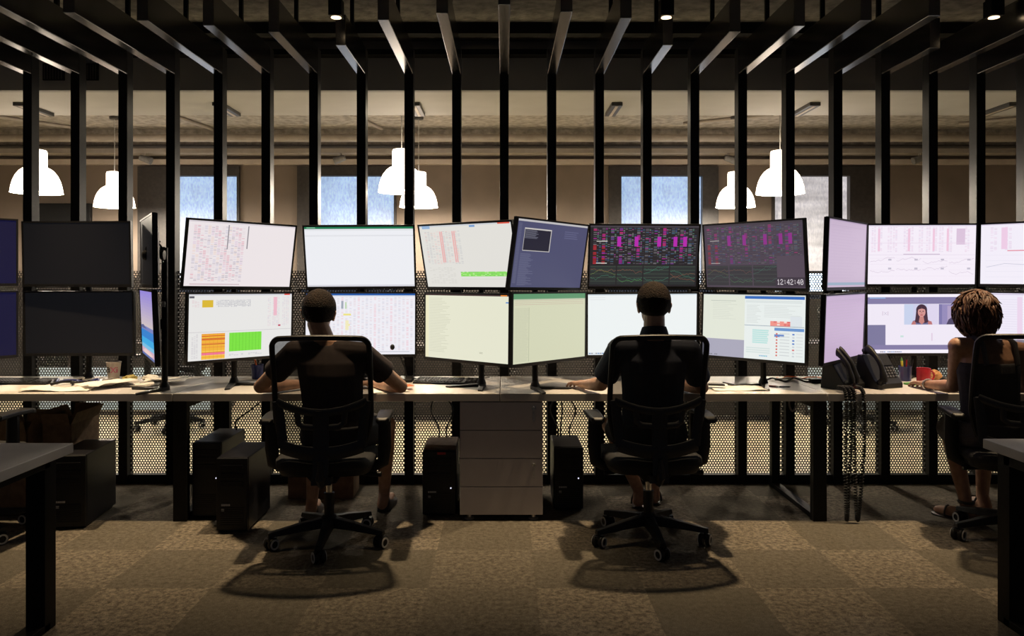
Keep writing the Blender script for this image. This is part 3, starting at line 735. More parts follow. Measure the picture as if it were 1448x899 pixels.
BW, BH = .725, .425
def monitor(name, pose, pic, lb):
    x, y, z, yaw, pit, rol = pose
    t = thing('computer_monitor', lb, 'monitor', (0,0,0), 0, 'dual-stacked computer monitors')
    t.matrix_world = T(x,y,z) @ RZ(math.radians(yaw)) @ RX(math.radians(pit)) @ RY(math.radians(rol))
    # front face of the bezel on y = 0, body behind
    g = MB(); bx = (BW-SW)/2; zb = (BH-SH)*.62; zt = (BH-SH)*.38
    g.box2((-BW/2,0,-BH/2),(-SW/2,.02,BH/2)); g.box2((SW/2,0,-BH/2),(BW/2,.02,BH/2)); g.box2((-SW/2,0,BH/2-zt),(SW/2,.02,BH/2)); g.box2((-SW/2,0,-BH/2),(SW/2,.02,-BH/2+zb))
    bz = g.build('bezel', M['plastic'], t)
    MB().box2((-.02,-.0008,-BH/2+zb*.35),(.02,.001,-BH/2+zb*.65)).build('maker_mark', M['tower'], bz)
    cz = (zb-zt)/2
    pic.mb.build('screen', M['screen'], t, loc=(0,.0035,cz), colors=True)
    b = MB().box2((-BW/2+.002,.02,-BH/2+.002),(BW/2-.002,.03,BH/2-.002))
    b.loft([[(-.3,.03,-.16),(.3,.03,-.16),(.3,.03,.16),(-.3,.03,.16)],[(-.22,.052,-.11),(.22,.052,-.11),(.22,.052,.11),(-.22,.052,.11)]])
    b.build('back_cover', M['plastic'], t)
    MB().box2((-.05,.052,-.05),(.05,.066,.05)).build('mount_plate', M['steel'], t)
    return t
W3 = 'in the cluster facing '
mons = [
 ('m1u',(-1.633,4.848,1.566,45.6,9.5,1.0),pic_m1u,'angled upper monitor with a pinkish table filling its left half'),
 ('m1l',(-1.626,4.838,1.126,49.1,1.0,.7),pic_m1l,'angled lower monitor showing orange and bright green blocks'),
 ('m2u',(-.941,5.069,1.560,.3,12.5,-.3),pic_m2u,'upper monitor with a blank white sheet under a green title bar'),
 ('m2l',(-.935,5.065,1.124,4.7,-4.9,.1),pic_m2l,'lower monitor right in front of the maroon-shirted man\'s head'),
 ('m3u',(-.228,4.80,1.560,-34.1,13.1,-.2),pic_m3u,'angled upper monitor with a pale table and one green strip'),
 ('m3l',(-.235,4.692,1.126,-41.1,-.5,-.2),pic_m3l,'angled lower monitor with a cream page of faint text lines'),
 ('m4u',(.285,4.706,1.562,49.8,8.5,1.0),pic_m4u,'angled upper monitor with slate-blue desktop and a small black window'),
 ('m4l',(.281,4.630,1.133,49.2,.2,.6),pic_m4l,'angled lower monitor with an olive-tinted sheet under a green bar'),
 ('m5u',(.901,5.019,1.563,2.9,10.2,.1),lambda: pic_dark((40,37,40),1.0,False),'upper monitor with dark magenta trading grid and green charts, no clock'),
 ('m5l',(.894,5.039,1.122,-.2,4.3,-.4),pic_m5l,'blank white lower monitor behind the navy-shirted man\'s head'),
 ('m6u',(1.516,4.765,1.562,-52.8,4.8,0),lambda: pic_dark((78,68,80),.62,True),'angled upper monitor with a dark trading grid and the clock 12:42:40'),
 ('m6l',(1.535,4.835,1.122,-48.4,-2.7,-.2),pic_m6l,'angled lower monitor split between a cream page and a message list'),
 ('m7u',(2.087,4.716,1.567,49.0,1.9,.2),lambda: pic_m7(True),'steeply angled plain lilac upper monitor above the phones'),
 ('m7l',(2.124,4.836,1.121,48.0,2.2,-.2),lambda: pic_m7(False),'steeply angled plain lilac lower monitor behind the phones'),
 ('m8u',(2.802,5.22,1.579,-2.9,2.8,0),pic_m8u,'upper monitor with pink columns and pale charts above the video call'),
 ('m8l',(2.796,5.22,1.116,-2.0,1.0,-.3),pic_m8l,'lower monitor showing a video call with a dark-haired woman'),
 ('m9u',(3.426,4.949,1.581,-47.8,-2.7,.1),pic_m9u,'upper monitor cut by the right edge, with a red line'),
 ('m9l',(3.426,4.949,1.125,-47.8,0,.1),pic_m9l,'lower monitor cut by the right edge behind the woman\'s head'),
 ('l1u',(-3.33,4.67,1.588,47,0,0),pic_navy,'navy upper monitor cut by the left edge'),
 ('l1l',(-3.33,4.67,1.135,47,0,0),pic_navy,'navy lower monitor cut by the left edge'),
 ('l2u',(-2.762,5.02,1.581,-2.8,2.0,.1),pic_off,'switched-off black upper monitor over the cup and papers'),
 ('l2l',(-2.782,5.085,1.129,-.3,1.0,-.2),pic_off,'switched-off black lower monitor just behind the paper cup'),
 ('l3u',(-2.154,4.674,1.584,-60.1,.5,0),pic_off,'dark upper monitor seen almost edge-on next to the headset'),
 ('l3l',(-2.129,4.629,1.148,-59.9,2.4,0),pic_sea,'lower monitor seen almost edge-on with a lilac and blue seascape'),
]
for n, pose, pf, lb in mons: monitor(n, pose, pf(), lb)

# dual stands: a column behind each pair on a V foot
stands = [(-1.63,4.843,46,'m1','black dual-monitor stand under the monitor with orange and green blocks'),
          (-.94,5.067,2,'m2','black dual-monitor stand behind the maroon-shirted man'),
          (-.235,4.80,-38,'m3','black dual-monitor stand under the cream page monitor'),
          (.283,4.66,49.5,'m4','black dual-monitor stand under the olive-tinted sheet monitor'),
          (.90,5.03,1,'m5','black dual-monitor stand behind the navy-shirted man'),
          (1.525,4.80,-50,'m6','black dual-monitor stand under the message list monitor'),
          (2.105,4.775,48.5,'m7','black dual-monitor stand behind the phones'),
          (2.84,5.28,-2,'m8','black dual-monitor stand under the video call monitor'),
          (3.426,4.949,-48,'m9','black dual-monitor stand at the right edge behind the woman'),
          (-3.33,4.67,47,'l1','black dual-monitor stand at the left edge under the navy monitors'),
          (-2.77,5.05,-1,'l2','black dual-monitor stand behind the paper cup'),
          (-2.14,4.65,-60,'l3','tall black monitor pole with a clamp foot where the headset hangs')]
for x, y, yaw, key, lb in stands:
    ya = math.radians(yaw); fw = V((math.sin(ya), -math.cos(ya), 0))
    ps = [p for n_, p, _, _ in mons if n_[:2] == key]
    mts = []
    for (mx,my,mz,mw,mp_,mr_) in ps:
        mts.append((T(mx,my,mz) @ RZ(math.radians(mw)) @ RX(math.radians(mp_))) @ V((0,.064,0)))
    cx = sum(q.x for q in mts)/2; cy = sum(q.y for q in mts)/2; back = min((q-V((cx,cy,0))).dot(fw) for q in mts)
    base = V((cx,cy,0)) + fw*(back-.038); bx, by = base.x, min(base.y, 5.335)
    t = thing('monitor_stand', lb, 'monitor stand', (bx,by,DT), ya, 'dual monitor stands')
    inv = (T(bx,by,DT) @ RZ(ya)).inverted()
    MB().cyl((0,0,.012),(0,0,.86),.018,seg=14).build('column', M['steel'], t, smooth=True)
    for sg in (-1,1):
        MB().loft([[(-.028,.012,0),(.028,.012,0),(.028,.012,.02),(-.028,.012,.02)],[(sg*.13-.018,-.17,0),(sg*.13+.018,-.17,0),(sg*.13+.018,-.17,.010),(sg*.13-.018,-.17,.010)]]).build('foot', M['plastic'], t, bevel=.002)
    MB().lathe([(.03,0),(.03,.02),(.025,.035),(.019,.05)],18).build('collar', M['plastic'], t, smooth=True)
    for q in mts:
        l = inv @ q
        MB().box2((-.026,-.026,l.z-.03),(.026,.0,l.z+.03)).tube([(0,-.02,l.z),tuple(l)],.014,10).build('bracket', M['steel'], t)

# ------------------------------------------------------------------ office chair (faces +Y)
def back_y(x, z):
    return -.235 - .10*max(0,(z-.62)) - .06*max(0,z-.9) + .025*math.cos((z-.70)*5.5) + .055*(abs(x)/.25)**2
def make_chair(lb):
    t = thing('office_chair', lb, 'chair', (0,0,0), 0, 'black mesh office chairs')
    for k in range(5):
        a = -PI/2 + k*2*PI/5; R = RZ(a)
        rings = []
        for s, (h, w, zz) in enumerate([(.03,.034,.125),(.14,.028,.112),(.26,.022,.092),(.31,.020,.084)]):
            r = (.03,.14,.26,.318)[s]; hh = (.034,.028,.020,.016)[s]
            rings.append([(r,-w,zz-hh),(r,w,zz-hh),(r,w*.7,zz+hh*.5),(r,-w*.7,zz+hh*.5)])
        MB().loft(rings, R).build('base_leg', M['chair_plastic'], t, bevel=.004)
        c = MB()
        cz = .032
        Rc = R @ T(.30,0,0) @ RZ(.5+k*.8)
        for s in (-1,1):
            c.lathe([(.010,-.010),(.030,-.010),(.032,-.006),(.032,.006),(.029,.011)], 20, Rc @ T(0,s*.018,cz) @ RX(-s*PI/2))
        c.tube([(0,0,.032),(0,0,.09)], .008, 8, Rc); c.box((0,0,.052),(.05,.03,.016), Rc)
        cc = c.build('caster', M['plastic'], t, smooth=True)
        for s in (-1,1):
            rg = MB()
            rg.loft([[(math.cos(q*2*PI/20)*r, math.sin(q*2*PI/20)*r, zz) for q in range(20)] for r, zz in ((.027,.0105),(.027,.0145),(.0185,.0145),(.0185,.0105))], Rc @ T(0,s*.018,cz) @ RX(-s*PI/2), caps=False, closed=True)
            rg.build('wheel_ring', M['grey_plastic'], cc, smooth=True)
    MB().lathe([(.045,.085),(.048,.13),(.036,.15),(.03,.155)],20).build('hub', M['chair_plastic'], t, smooth=True)
    MB().lathe([(.027,.15),(.027,.27),(.03,.272)],18).build('column_cover', M['plastic'], t, smooth=True)
    MB().lathe([(.018,.268),(.018,.36)],18).build('gas_lift', M['chrome'], t, smooth=True)
    MB().loft([[(-.06,-.16,.36),(.06,-.16,.36),(.06,.12,.35),(-.06,.12,.35)],[(-.09,-.17,.40),(.09,-.17,.40),(.09,.14,.41),(-.09,.14,.41)]]).build('tilt_mechanism', M['plastic'], t, bevel=.006)
    MB().tube([(.06,-.02,.385),(.17,-.04,.385),(.21,-.05,.382),(.285,-.06,.382)],[.007,.008,.012,.014],10).build('lever', M['plastic'], t, smooth=True)
    MB().tube([(-.06,-.02,.385),(-.17,-.04,.385),(-.25,-.05,.382)],[.007,.008,.011],10).build('lever', M['plastic'], t, smooth=True)
    # seat
    rings = []
    def se(w, d, z, yo=0, n=28, e=.45):
        out = []
        for k in range(n):
            a = 2*PI*k/n; c, s = math.cos(a), math.sin(a)
            xx = w*math.copysign(abs(c)**e, c); yy = d*math.copysign(abs(s)**e, s)
            out.append((xx, yy+yo, z - (.03*max(0,(yy-.12)/.12)**2 if yy > .12 else 0)))
        return out
    MB().loft([se(.20,.19,.405),se(.235,.225,.412),se(.245,.235,.43),se(.245,.235,.445)]).build('seat_pan', M['chair_plastic'], t, smooth=True)
    MB().loft([se(.25,.24,.443),se(.258,.25,.46),se(.255,.248,.485),se(.235,.23,.499),se(.15,.15,.503),se(.02,.02,.502)]).build('seat_cushion', M['chair_fabric'], t, smooth='full')
    # back frame
    def wid(z): return .245 - .045*max(0,(.72-z)/.2)**1.2
    loop = []
    zt, zb = 1.125, .56
    for q in range(22): z = zb+.03+(zt-.07-zb-.03)*q/21; loop.append((-wid(z), z))
    for q in range(1,6): a = PI-q*PI/2/6; loop.append((-(.245-.05)+.05*math.cos(a), zt-.05+.05*math.sin(a)))
    for q in range(13): x = -.19+.38*q/12; loop.append((x, zt+.006*(1-(x/.19)**2)))
    for q in range(1,6): a = PI/2-q*PI/2/6; loop.append((.245-.05+.05*math.cos(a), zt-.05+.05*math.sin(a)))
    for q in range(22): z = zt-.07-(zt-.07-zb-.03)*q/21; loop.append((wid(z), z))
    for q in range(1,10): x = wid(zb+.03)*(1-2*q/10); loop.append((x, zb-.01+.03*(abs(x)/.2)**3))
    MB().tube([(x, back_y(x,z), z) for x, z in loop], .0145, 8, closed=True).build('back_frame', M['chair_plastic'], t, smooth=True)
    # mesh fabric
    g = MB(); nx, nz = 16, 24; vs = []; fs = []
    for j in range(nz+1):
        z = zb+.005+(zt-.012-zb-.005)*j/nz
        for i in range(nx+1):
            x = (wid(z)-.006)*(2*i/nx-1)
            if j == nz: x *= .93
            vs.append((x, back_y(x,z)+.004, z))
    for j in range(nz):
        for i in range(nx):
            a = j*(nx+1)+i; fs.append((a,a+1,a+nx+2,a+nx+1))
    g.add(vs, fs); g.build('back_mesh', M['mesh'], t, smooth='full')
    # lumbar shell: spine, cross bars and two windows
    s = MB(); yo = -.032
    def strip(pts, w, th=.010):
        s.tube([(x, back_y(x,z)+yo, z) for x, z in pts], th, 10, flat=w/th)
    strip([(0,z) for z in (.42,.48,.55,.62,.70,.755)], .042)
    strip([(x,.535+.03*(x/.2)**2) for x in (-.205,-.17,-.13,-.09,-.05,0,.05,.09,.13,.17,.205)], .036)
    strip([(x,.745+.05*(x/.22)**2) for x in (-.228,-.19,-.15,-.11,-.05,0,.05,.11,.15,.19,.228)], .020)
    for sx in (-1,1):
        strip([(sx*.196,.56),(sx*.204,.62),(sx*.212,.70),(sx*.226,.80)], .026)
        strip([(sx*.03,.668),(sx*.09,.672),(sx*.115,.69),(sx*.12,.75)], .016)
    s.box2((-.05,-.25,.375),(.05,-.12,.415)); s.tube([(0,-.22,.395),(0,-.265,.42),(0,back_y(0,.5)+yo,.5)],[.026,.024,.014],8,flat=1.8)
    s.build('lumbar_shell', M['shell'], t, smooth=True)
    for sx in (-1,1):
        a = MB().tube([(sx*.10,-.02,.405),(sx*.24,-.02,.412),(sx*.292,-.02,.44),(sx*.300,-.02,.52),(sx*.300,-.02,.675)],[.02,.022,.026,.028,.026],10,flat=1.3).build('armrest', M['chair_plastic'], t, smooth=True)
        p = MB(); rr = []
        for y, w, dz in ((-.155,.02,-.012),(-.14,.036,0),(0,.042,.006),(.09,.042,.004),(.12,.034,-.004),(.13,.02,-.012)):
            cxx = sx*.300
            rr.append([(cxx-w,y,.672+dz),(cxx+w,y,.672+dz),(cxx+w*.9,y,.697+dz),(cxx-w*.9,y,.697+dz)])
        p.loft(rr); p.build('arm_pad', M['plastic'], a, bevel=.006)
    return t
chair = make_chair('black mesh office chair holding the man in the maroon t-shirt')
chair.location = (-.945,4.20,0); chair.rotation_euler = (0,0,math.radians(3))
dup(chair,(.785,4.24,0),math.radians(3),'black mesh office chair holding the man in the navy shirt')
dup(chair,(2.78,4.27,0),math.radians(-14),'black mesh office chair holding the woman at the right edge')
dup(chair,(-2.98,4.30,0),math.radians(-6),'empty black office chair cut by the left edge by the cartons')
dup(chair,(-3.15,7.35,0),math.radians(160),'office chair in silhouette beyond the screen, seen under the left desk')
dup(chair,(3.35,7.35,0),math.radians(200),'office chair in silhouette beyond the screen, below the phones')

# ------------------------------------------------------------------ people
def remesh(mb, name, m, voxel, smooth_it, parent):
    o = mb.build('tmp', None)
    r = o.modifiers.new('r', 'REMESH'); r.mode = 'VOXEL'; r.voxel_size = voxel
    s = o.modifiers.new('s', 'SMOOTH'); s.factor = .5; s.iterations = smooth_it
    bpy.context.view_layer.update()
    dg = bpy.context.evaluated_depsgraph_get()
    me = bpy.data.meshes.new_from_object(o.evaluated_get(dg))
    old = o.data; bpy.data.objects.remove(o); bpy.data.meshes.remove(old)
    me.name = name; me.materials.clear(); me.materials.append(m)
    for p in me.polygons: p.use_smooth = True
    n = bpy.data.objects.new(name, me); COL.objects.link(n)
    if parent:
        n.parent = parent; n.matrix_parent_inverse = Matrix.Identity(4)
        me.transform(parent.matrix_world.inverted()) if False else me.transform(Matrix.Translation(-parent.location))
    return n
def head_frame(c, yaw, pitch, roll=0): return T(*c) @ RZ(yaw) @ RX(pitch) @ RY(roll)
def head(mb, H):
    H = H @ Matrix.Scale(1.05,4)
    # centre of the skull at origin, face towards +Y
    mb.ell((0,-.008,.022),(.077,.098,.097),H); mb.ell((0,.03,-.035),(.060,.066,.082),H); mb.ell((0,.055,-.085),(.036,.036,.028),H)
    mb.loft([[H @ V(p) for p in ((-.010,.085,.03),(.010,.085,.03),(.010,.07,.03),(-.010,.07,.03))],[H @ V(p) for p in ((-.015,.108,-.020),(.015,.108,-.020),(.017,.075,-.03),(-.017,.075,-.03))]])
    mb.ell((0,.084,-.055),(.024,.012,.008),H); mb.ell((0,.082,-.067),(.021,.012,.008),H)
    for s in (-1,1):
        mb.ell((s*.032,.077,.010),(.013,.010,.008),H); mb.ell((s*.030,.071,.030),(.024,.010,.007),H)
        mb.ell((s*.080,-.012,-.012),(.010,.020,.032),H @ T(0,0,0)); mb.ell((s*.086,-.02,.002),(.009,.016,.018),H)
def hand(mb, wrist, d, side, curl=.35, up=V((0,0,1)), spread=1.0):
    d = V(d).normalized(); s = d.cross(up).normalized()*side      # s points towards the thumb side * -1
    u = s.cross(d)*side; u = u if u.z > 0 else -u
    w = V(wrist); 
    for k in range(4):
        o = (-.030+.020*k)
        mb.chain([w+s*o*.55+d*.005, w+s*o*.9+d*.05, w+s*o+d*.088],[.016,.0135,.0115],10)
    mb.cap(w-d*.02, w+d*.02, .026,.024)
    Ls = [(.034,.022,.018),(.042,.027,.021),(.045,.029,.022),(.038,.026,.021)]
    for k in range(4):
        o = (-.030+.020*k)*1.02
        p = w+s*o+d*.088; a = -.1; pts = [p]; rs = [.0100]
        dd0 = (d + s*((k-1.5)*.09*spread)).normalized()
        lens = Ls[3-k] if True else None
        for q, l in enumerate(lens):
            a += curl*(1.0+.25*q)
            dd = dd0*math.cos(a) - u*math.sin(a); p = p+dd*l; pts.append(p); rs.append((.0092,.0085,.0075)[q])
        mb.chain(pts, rs, 10)
    # thumb leaves the side of the palm near its base
    b = w + s*.026 + d*.025
    p1 = b + (s*.75+d*.6-u*.2).normalized()*.036; p2 = p1 + (d*.9+s*.25-u*.3).normalized()*.030; p3 = p2 + (d*.95-s*.05-u*.3).normalized()*.024
    mb.chain([b,p1,p2,p3],[.014,.0115,.0100,.0085],10)
def ering(c, rx, ry, n=20, M_=None):
    return [tuple(V(c)+V((rx*math.cos(2*PI*k/n), ry*math.sin(2*PI*k/n), 0))) for k in range(n)]
def person(root, J, skin, female=False):
    """body as one continuous mesh"""
    b = MB()
    pel, chest, neck, H = J['pelvis'], J['chest'], J['neck'], J['H']
    L_, R_ = J['shL'], J['shR']
    mid = pel.lerp(chest,.5)
    k = .92 if female else 1.0
    shw = (R_-L_).length/2
    mc = (L_+R_)/2
    b.loft([ering(pel+V((0,0,-.06)),.15,.11),ering(pel,.165*1.0,.12),ering(pel.lerp(chest,.3),.145*k,.105),ering(pel.lerp(chest,.6),.15*k,.11),ering(chest,.165*k,.115),ering(chest.lerp(mc,.6),.17*k,.105),ering(mc+V((0,0,.015)),.12*k,.075),ering(mc.lerp(neck,.5)+V((0,0,.015)),.075*k,.06),ering(neck,.052*k,.054)])
    hc = H @ V((0,-.02,-.06))
    b.cap(mc+V((0,-.005,0)),hc,.066*k,.058*k)
    for s in (L_,R_): b.cap(s, mc.lerp(s,.35)+V((0,0,.005)), .058*k,.06*k)
    head(b, H)
    for sd, sh, el, wr in ((-1,L_,J['elL'],J['wrL']),(1,R_,J['elR'],J['wrR'])):
        m = sh.lerp(el,.4)
        b.chain([sh,m,el],[.055*k,.048*k,.040*k]); b.chain([el,el.lerp(wr,.3),wr],[.040*k,.041*k,.026*k])
        hd = J['hdL'] if sd < 0 else J['hdR']
        hand(b, wr+(V(hd)).normalized()*.015, hd, -sd, .35)
    for hp, kn, an, toe in ((J['hipL'],J['knL'],J['anL'],J['toL']),(J['hipR'],J['knR'],J['anR'],J['toR'])):
        b.chain([hp,hp.lerp(kn,.5),kn],[.088,.075,.056]); b.chain([kn,kn.lerp(an,.32),an],[.054,.054,.034])
        hl = an+V((an-toe).normalized()*.045); hl.z = .045
        b.chain([an,hl],[.036,.034]); b.chain([hl,an.lerp(toe,.5)+V((0,0,-.03)),toe],[.034,.036,.024])
    return remesh(b,'body',skin,.0055,4,root)
def garment_torso(b, J, g, k=1.0, top=True):
    pel, chest, neck = J['pelvis'], J['chest'], J['neck']; L_, R_ = J['shL'], J['shR']; mc = (L_+R_)/2
    rings = [ering(pel+V((0,0,-.05)),.165+g,.125+g),ering(pel,.172+g,.128+g),ering(pel.lerp(chest,.3),.155*k+g,.118+g),ering(pel.lerp(chest,.6),.158*k+g,.118+g),ering(chest,.168*k+g,.12+g)]
    if top: rings += [ering(chest.lerp(mc,.6),.172*k+g,.108+g),ering(mc+V((0,0,.012)),.13*k+g,.078+g),ering(mc.lerp(neck,.45)+V((0,0,.010)),.080*k+g,.064+g)]
    b.loft(rings)
def shirt(root, J, m, name, sleeve=.72, g=.010):
    b = MB(); garment_torso(b, J, g); mc = (J['shL']+J['shR'])/2
    for sh, el in ((J['shL'],J['elL']),(J['shR'],J['elR'])):
        b.cap(sh, mc.lerp(sh,.35)+V((0,0,.003)), .062+g,.066+g)
        e = sh.lerp(el,sleeve); d = (e-sh).normalized()
        b.ell(sh,(.062+g*.8,)*3); b.tube([sh,sh.lerp(e,.5),e-d*.004,e],[.060+g,.060+g,.062+g,.058+g],16)
    return remesh(b, name, m, .007, 4, root)
def shorts(root, J, m, name, f=.7, g=.014):
    b = MB(); pel = J['pelvis']
    b.loft([ering(pel+V((0,0,-.085)),.15+g,.12+g),ering(pel+V((0,0,-.03)),.172+g,.132+g),ering(pel+V((0,0,.05)),.165+g,.124+g)])
    for hp, kn in ((J['hipL'],J['knL']),(J['hipR'],J['knR'])):
        e = hp.lerp(kn,f); b.ell(hp,(.09+g,)*3); b.tube([hp,hp.lerp(e,.5),e],[.09+g,.084+g,.078+g],16)
    return remesh(b, name, m, .008, 4, root)
def hair_cap(root, H, m, name, low=-.035, th=.012, seed=0):
    b = MB(); n, R = 40, 26; rings = []
    for i in range(R+1):
        th_ = PI*i/R*.98+.01; ring = []
        for k in range(n):
            a = 2*PI*k/n; d = V((math.sin(th_)*math.cos(a), math.sin(th_)*math.sin(a), math.cos(th_)))
            p = V((d.x*.083, d.y*.104-.008, d.z*.102+.022))
            # hairline: high in front, low at nape
            fr = (d.y+1)/2
            lim = low-.045*(1-fr)**1.5 + .112*max(0,(d.y-.25)/.75)
            te = th*max(-.6,min(1,(p.z-lim)/.035))
            p = p + V((d.x*te, d.y*te, d.z*te))
            if p.z < lim-.02: p = V((p.x*.6, (p.y+.008)*.6-.008, lim-.02))
            nz = noise.noise(V((p.x*40+seed,p.y*40,p.z*25)))*.003
            p = p + d*nz
            ring.append(tuple(H @ p))
        rings.append(ring)
    b.loft(rings); o = b.build(name, m, smooth='full'); o.parent = root; o.data.transform(Matrix.Translation(-root.location)); return o
def child(mb, name, m, root, **k):
    o = mb.build(name, m, **k); o.parent = root; o.data.transform(Matrix.Translation(-root.location)); return o
def shoe(root, an, toe, m, name='shoe', open_=False):
    b = MB(); d = (toe-an); d.z = 0; d.normalize(); hl = V((an.x,an.y,0))-d*.055; tp = V((toe.x,toe.y,0))+d*.03; s = d.cross(V((0,0,1)))
    rings = []
    for f, w, h in ((0,.026,.05),(.08,.036,.075),(.25,.038,.085),(.45,.042,.062),(.7,.047,.046),(.92,.036,.036),(1,.02,.026)):
        c = hl.lerp(tp,f)
        if open_: h = .016
        rings.append([tuple(c-s*w),tuple(c+s*w),tuple(c+s*w+V((0,0,h*.55))),tuple(c+s*w*.5+V((0,0,h))),tuple(c-s*w*.5+V((0,0,h))),tuple(c-s*w+V((0,0,h*.55)))])
    b.loft(rings)
    if open_:
        for f, hh in ((.28,.085),(.66,.055)):
            c = hl.lerp(tp,f); pts = [c + s*.046*math.cos(a)+V((0,0,.012+hh*math.sin(a))) for a in [PI*q/10 for q in range(11)]]
            b.tube(pts,.006,6)
    return child(b, name, m, root, smooth=True)

# --- man in maroon
J = dict(pelvis=V((-.92,4.24,.585)), chest=V((-.955,4.28,.90)), neck=V((-1.005,4.335,1.10)), H=head_frame((-1.04,4.365,1.232),.10,-.12,.06),
  shL=V((-1.155,4.30,1.015)), shR=V((-.785,4.30,1.005)), elL=V((-1.41,4.50,.80)), elR=V((-.60,4.51,.80)), wrL=V((-1.22,4.72,.785)), wrR=V((-.80,4.74,.785)),
  hdL=V((.75,.65,-.03)), hdR=V((-.75,.65,-.03)), hipL=V((-1.02,4.28,.57)), hipR=V((-.83,4.28,.57)), knL=V((-1.13,4.68,.54)), knR=V((-.70,4.62,.555)),
  anL=V((-1.15,4.66,.10)), toL=V((-1.16,4.83,.035)), anR=V((-.74,4.80,.10)), toR=V((-.72,4.97,.035)))
p1 = thing('person','man with short dark hair in maroon t-shirt and shorts, elbows spread on desk','person',(-.92,4.24,0))
person(p1,J,M['skin']); shirt(p1,J,M['maroon'],'t_shirt',.56); shorts(p1,J,M['shorts'],'shorts',.6)
hair_cap(p1,J['H'],M['hair'],'hair',seed=1)
shoe(p1,J['anL'],J['toL'],M['shoe']); shoe(p1,J['anR'],J['toR'],M['shoe'])
# --- man in navy
J = dict(pelvis=V((.81,4.27,.585)), chest=V((.82,4.28,.91)), neck=V((.828,4.31,1.135)), H=head_frame((.832,4.335,1.275),0,-.05,0),
  shL=V((.635,4.29,1.03)), shR=V((1.015,4.29,1.025)), elL=V((.56,4.49,.815)), elR=V((1.135,4.47,.80)), wrL=V((.475,4.70,.785)), wrR=V((1.03,4.69,.785)),
  hdL=V((-.30,.95,-.02)), hdR=V((-.4,.9,-.03)), hipL=V((.71,4.30,.57)), hipR=V((.91,4.30,.57)), knL=V((.64,4.66,.545)), knR=V((1.0,4.68,.545)),
  anL=V((.84,4.86,.10)), toL=V((.88,5.02,.035)), anR=V((.95,4.93,.10)), toR=V((.97,5.10,.035)))
p2 = thing('person','man with cropped dark hair in navy collared shirt, facing the blank white screen','person',(.81,4.27,0))
person(p2,J,M['skin']); shirt(p2,J,M['navy'],'polo_shirt',.74); shorts(p2,J,M['shorts'],'shorts',.6)
hair_cap(p2,J['H'],M['hair'],'hair',seed=4)
cb = MB(); nk = J['neck']
cb.loft([[tuple(nk+V((r*math.cos(2*PI*k/24), r*1.02*math.sin(2*PI*k/24)-.012, z+.012*math.sin(2*PI*k/24)*-1))) for k in range(24)] for r, z in ((.082,-.03),(.074,.0),(.066,.022),(.060,.020),(.064,-.02))], caps=False)
child(cb,'collar',M['navy'],p2,smooth=True)
shoe(p2,J['anL'],J['toL'],M['shoe'],'sandal',True); shoe(p2,J['anR'],J['toR'],M['shoe'],'sandal',True)
# --- woman
J = dict(pelvis=V((2.70,4.31,.585)), chest=V((2.70,4.34,.90)), neck=V((2.675,4.37,1.10)), H=head_frame((2.66,4.41,1.225),.12,-.14,.05),
  shL=V((2.545,4.36,1.045)), shR=V((2.875,4.34,1.02)), elL=V((2.585,4.475,.805)), elR=V((3.02,4.48,.80)), wrL=V((2.555,4.70,.785)), wrR=V((2.85,4.70,.785)),
  hdL=V((.08,.98,-.02)), hdR=V((-.4,.9,-.03)), hipL=V((2.61,4.35,.56)), hipR=V((2.80,4.35,.56)), knL=V((2.70,4.72,.52)), knR=V((2.92,4.72,.53)),
  anL=V((2.72,4.58,.10)), toL=V((2.62,4.70,.03)), anR=V((2.92,4.75,.10)), toR=V((2.93,4.92,.03)))
p3 = thing('person','woman with tousled auburn bob in black sleeveless top, leaning on the desk','person',(2.70,4.31,0))
person(p3,J,M['skin2'],True)
b = MB(); garment_torso(b,J,.008,.92,False); mc = (J['shL']+J['shR'])/2
b.loft([ering(J['chest'],.165,.13),ering(J['chest'].lerp(mc,.45),.158,.120)])
remesh(b,'sleeveless_top',M['black_top'],.007,4,p3)
b = MB()
for sx, sh in ((-1,J['shL']),(1,J['shR'])):
    top = mc.lerp(sh,.62)+V((0,0,.068)); lo = J['chest'].lerp(mc,.4)
    b.tube([lo+V((sx*.085,-.122,0)),mc+V((sx*.088,-.090,.03)),top,mc+V((sx*.09,.085,.0)),lo+V((sx*.09,.12,-.02))],[.024,.022,.020,.020,.024],8,flat=.3)
child(b,'shoulder_straps',M['black_top'],p3,smooth=True)
shorts(p3,J,M['skirt'],'skirt',.86,.012)
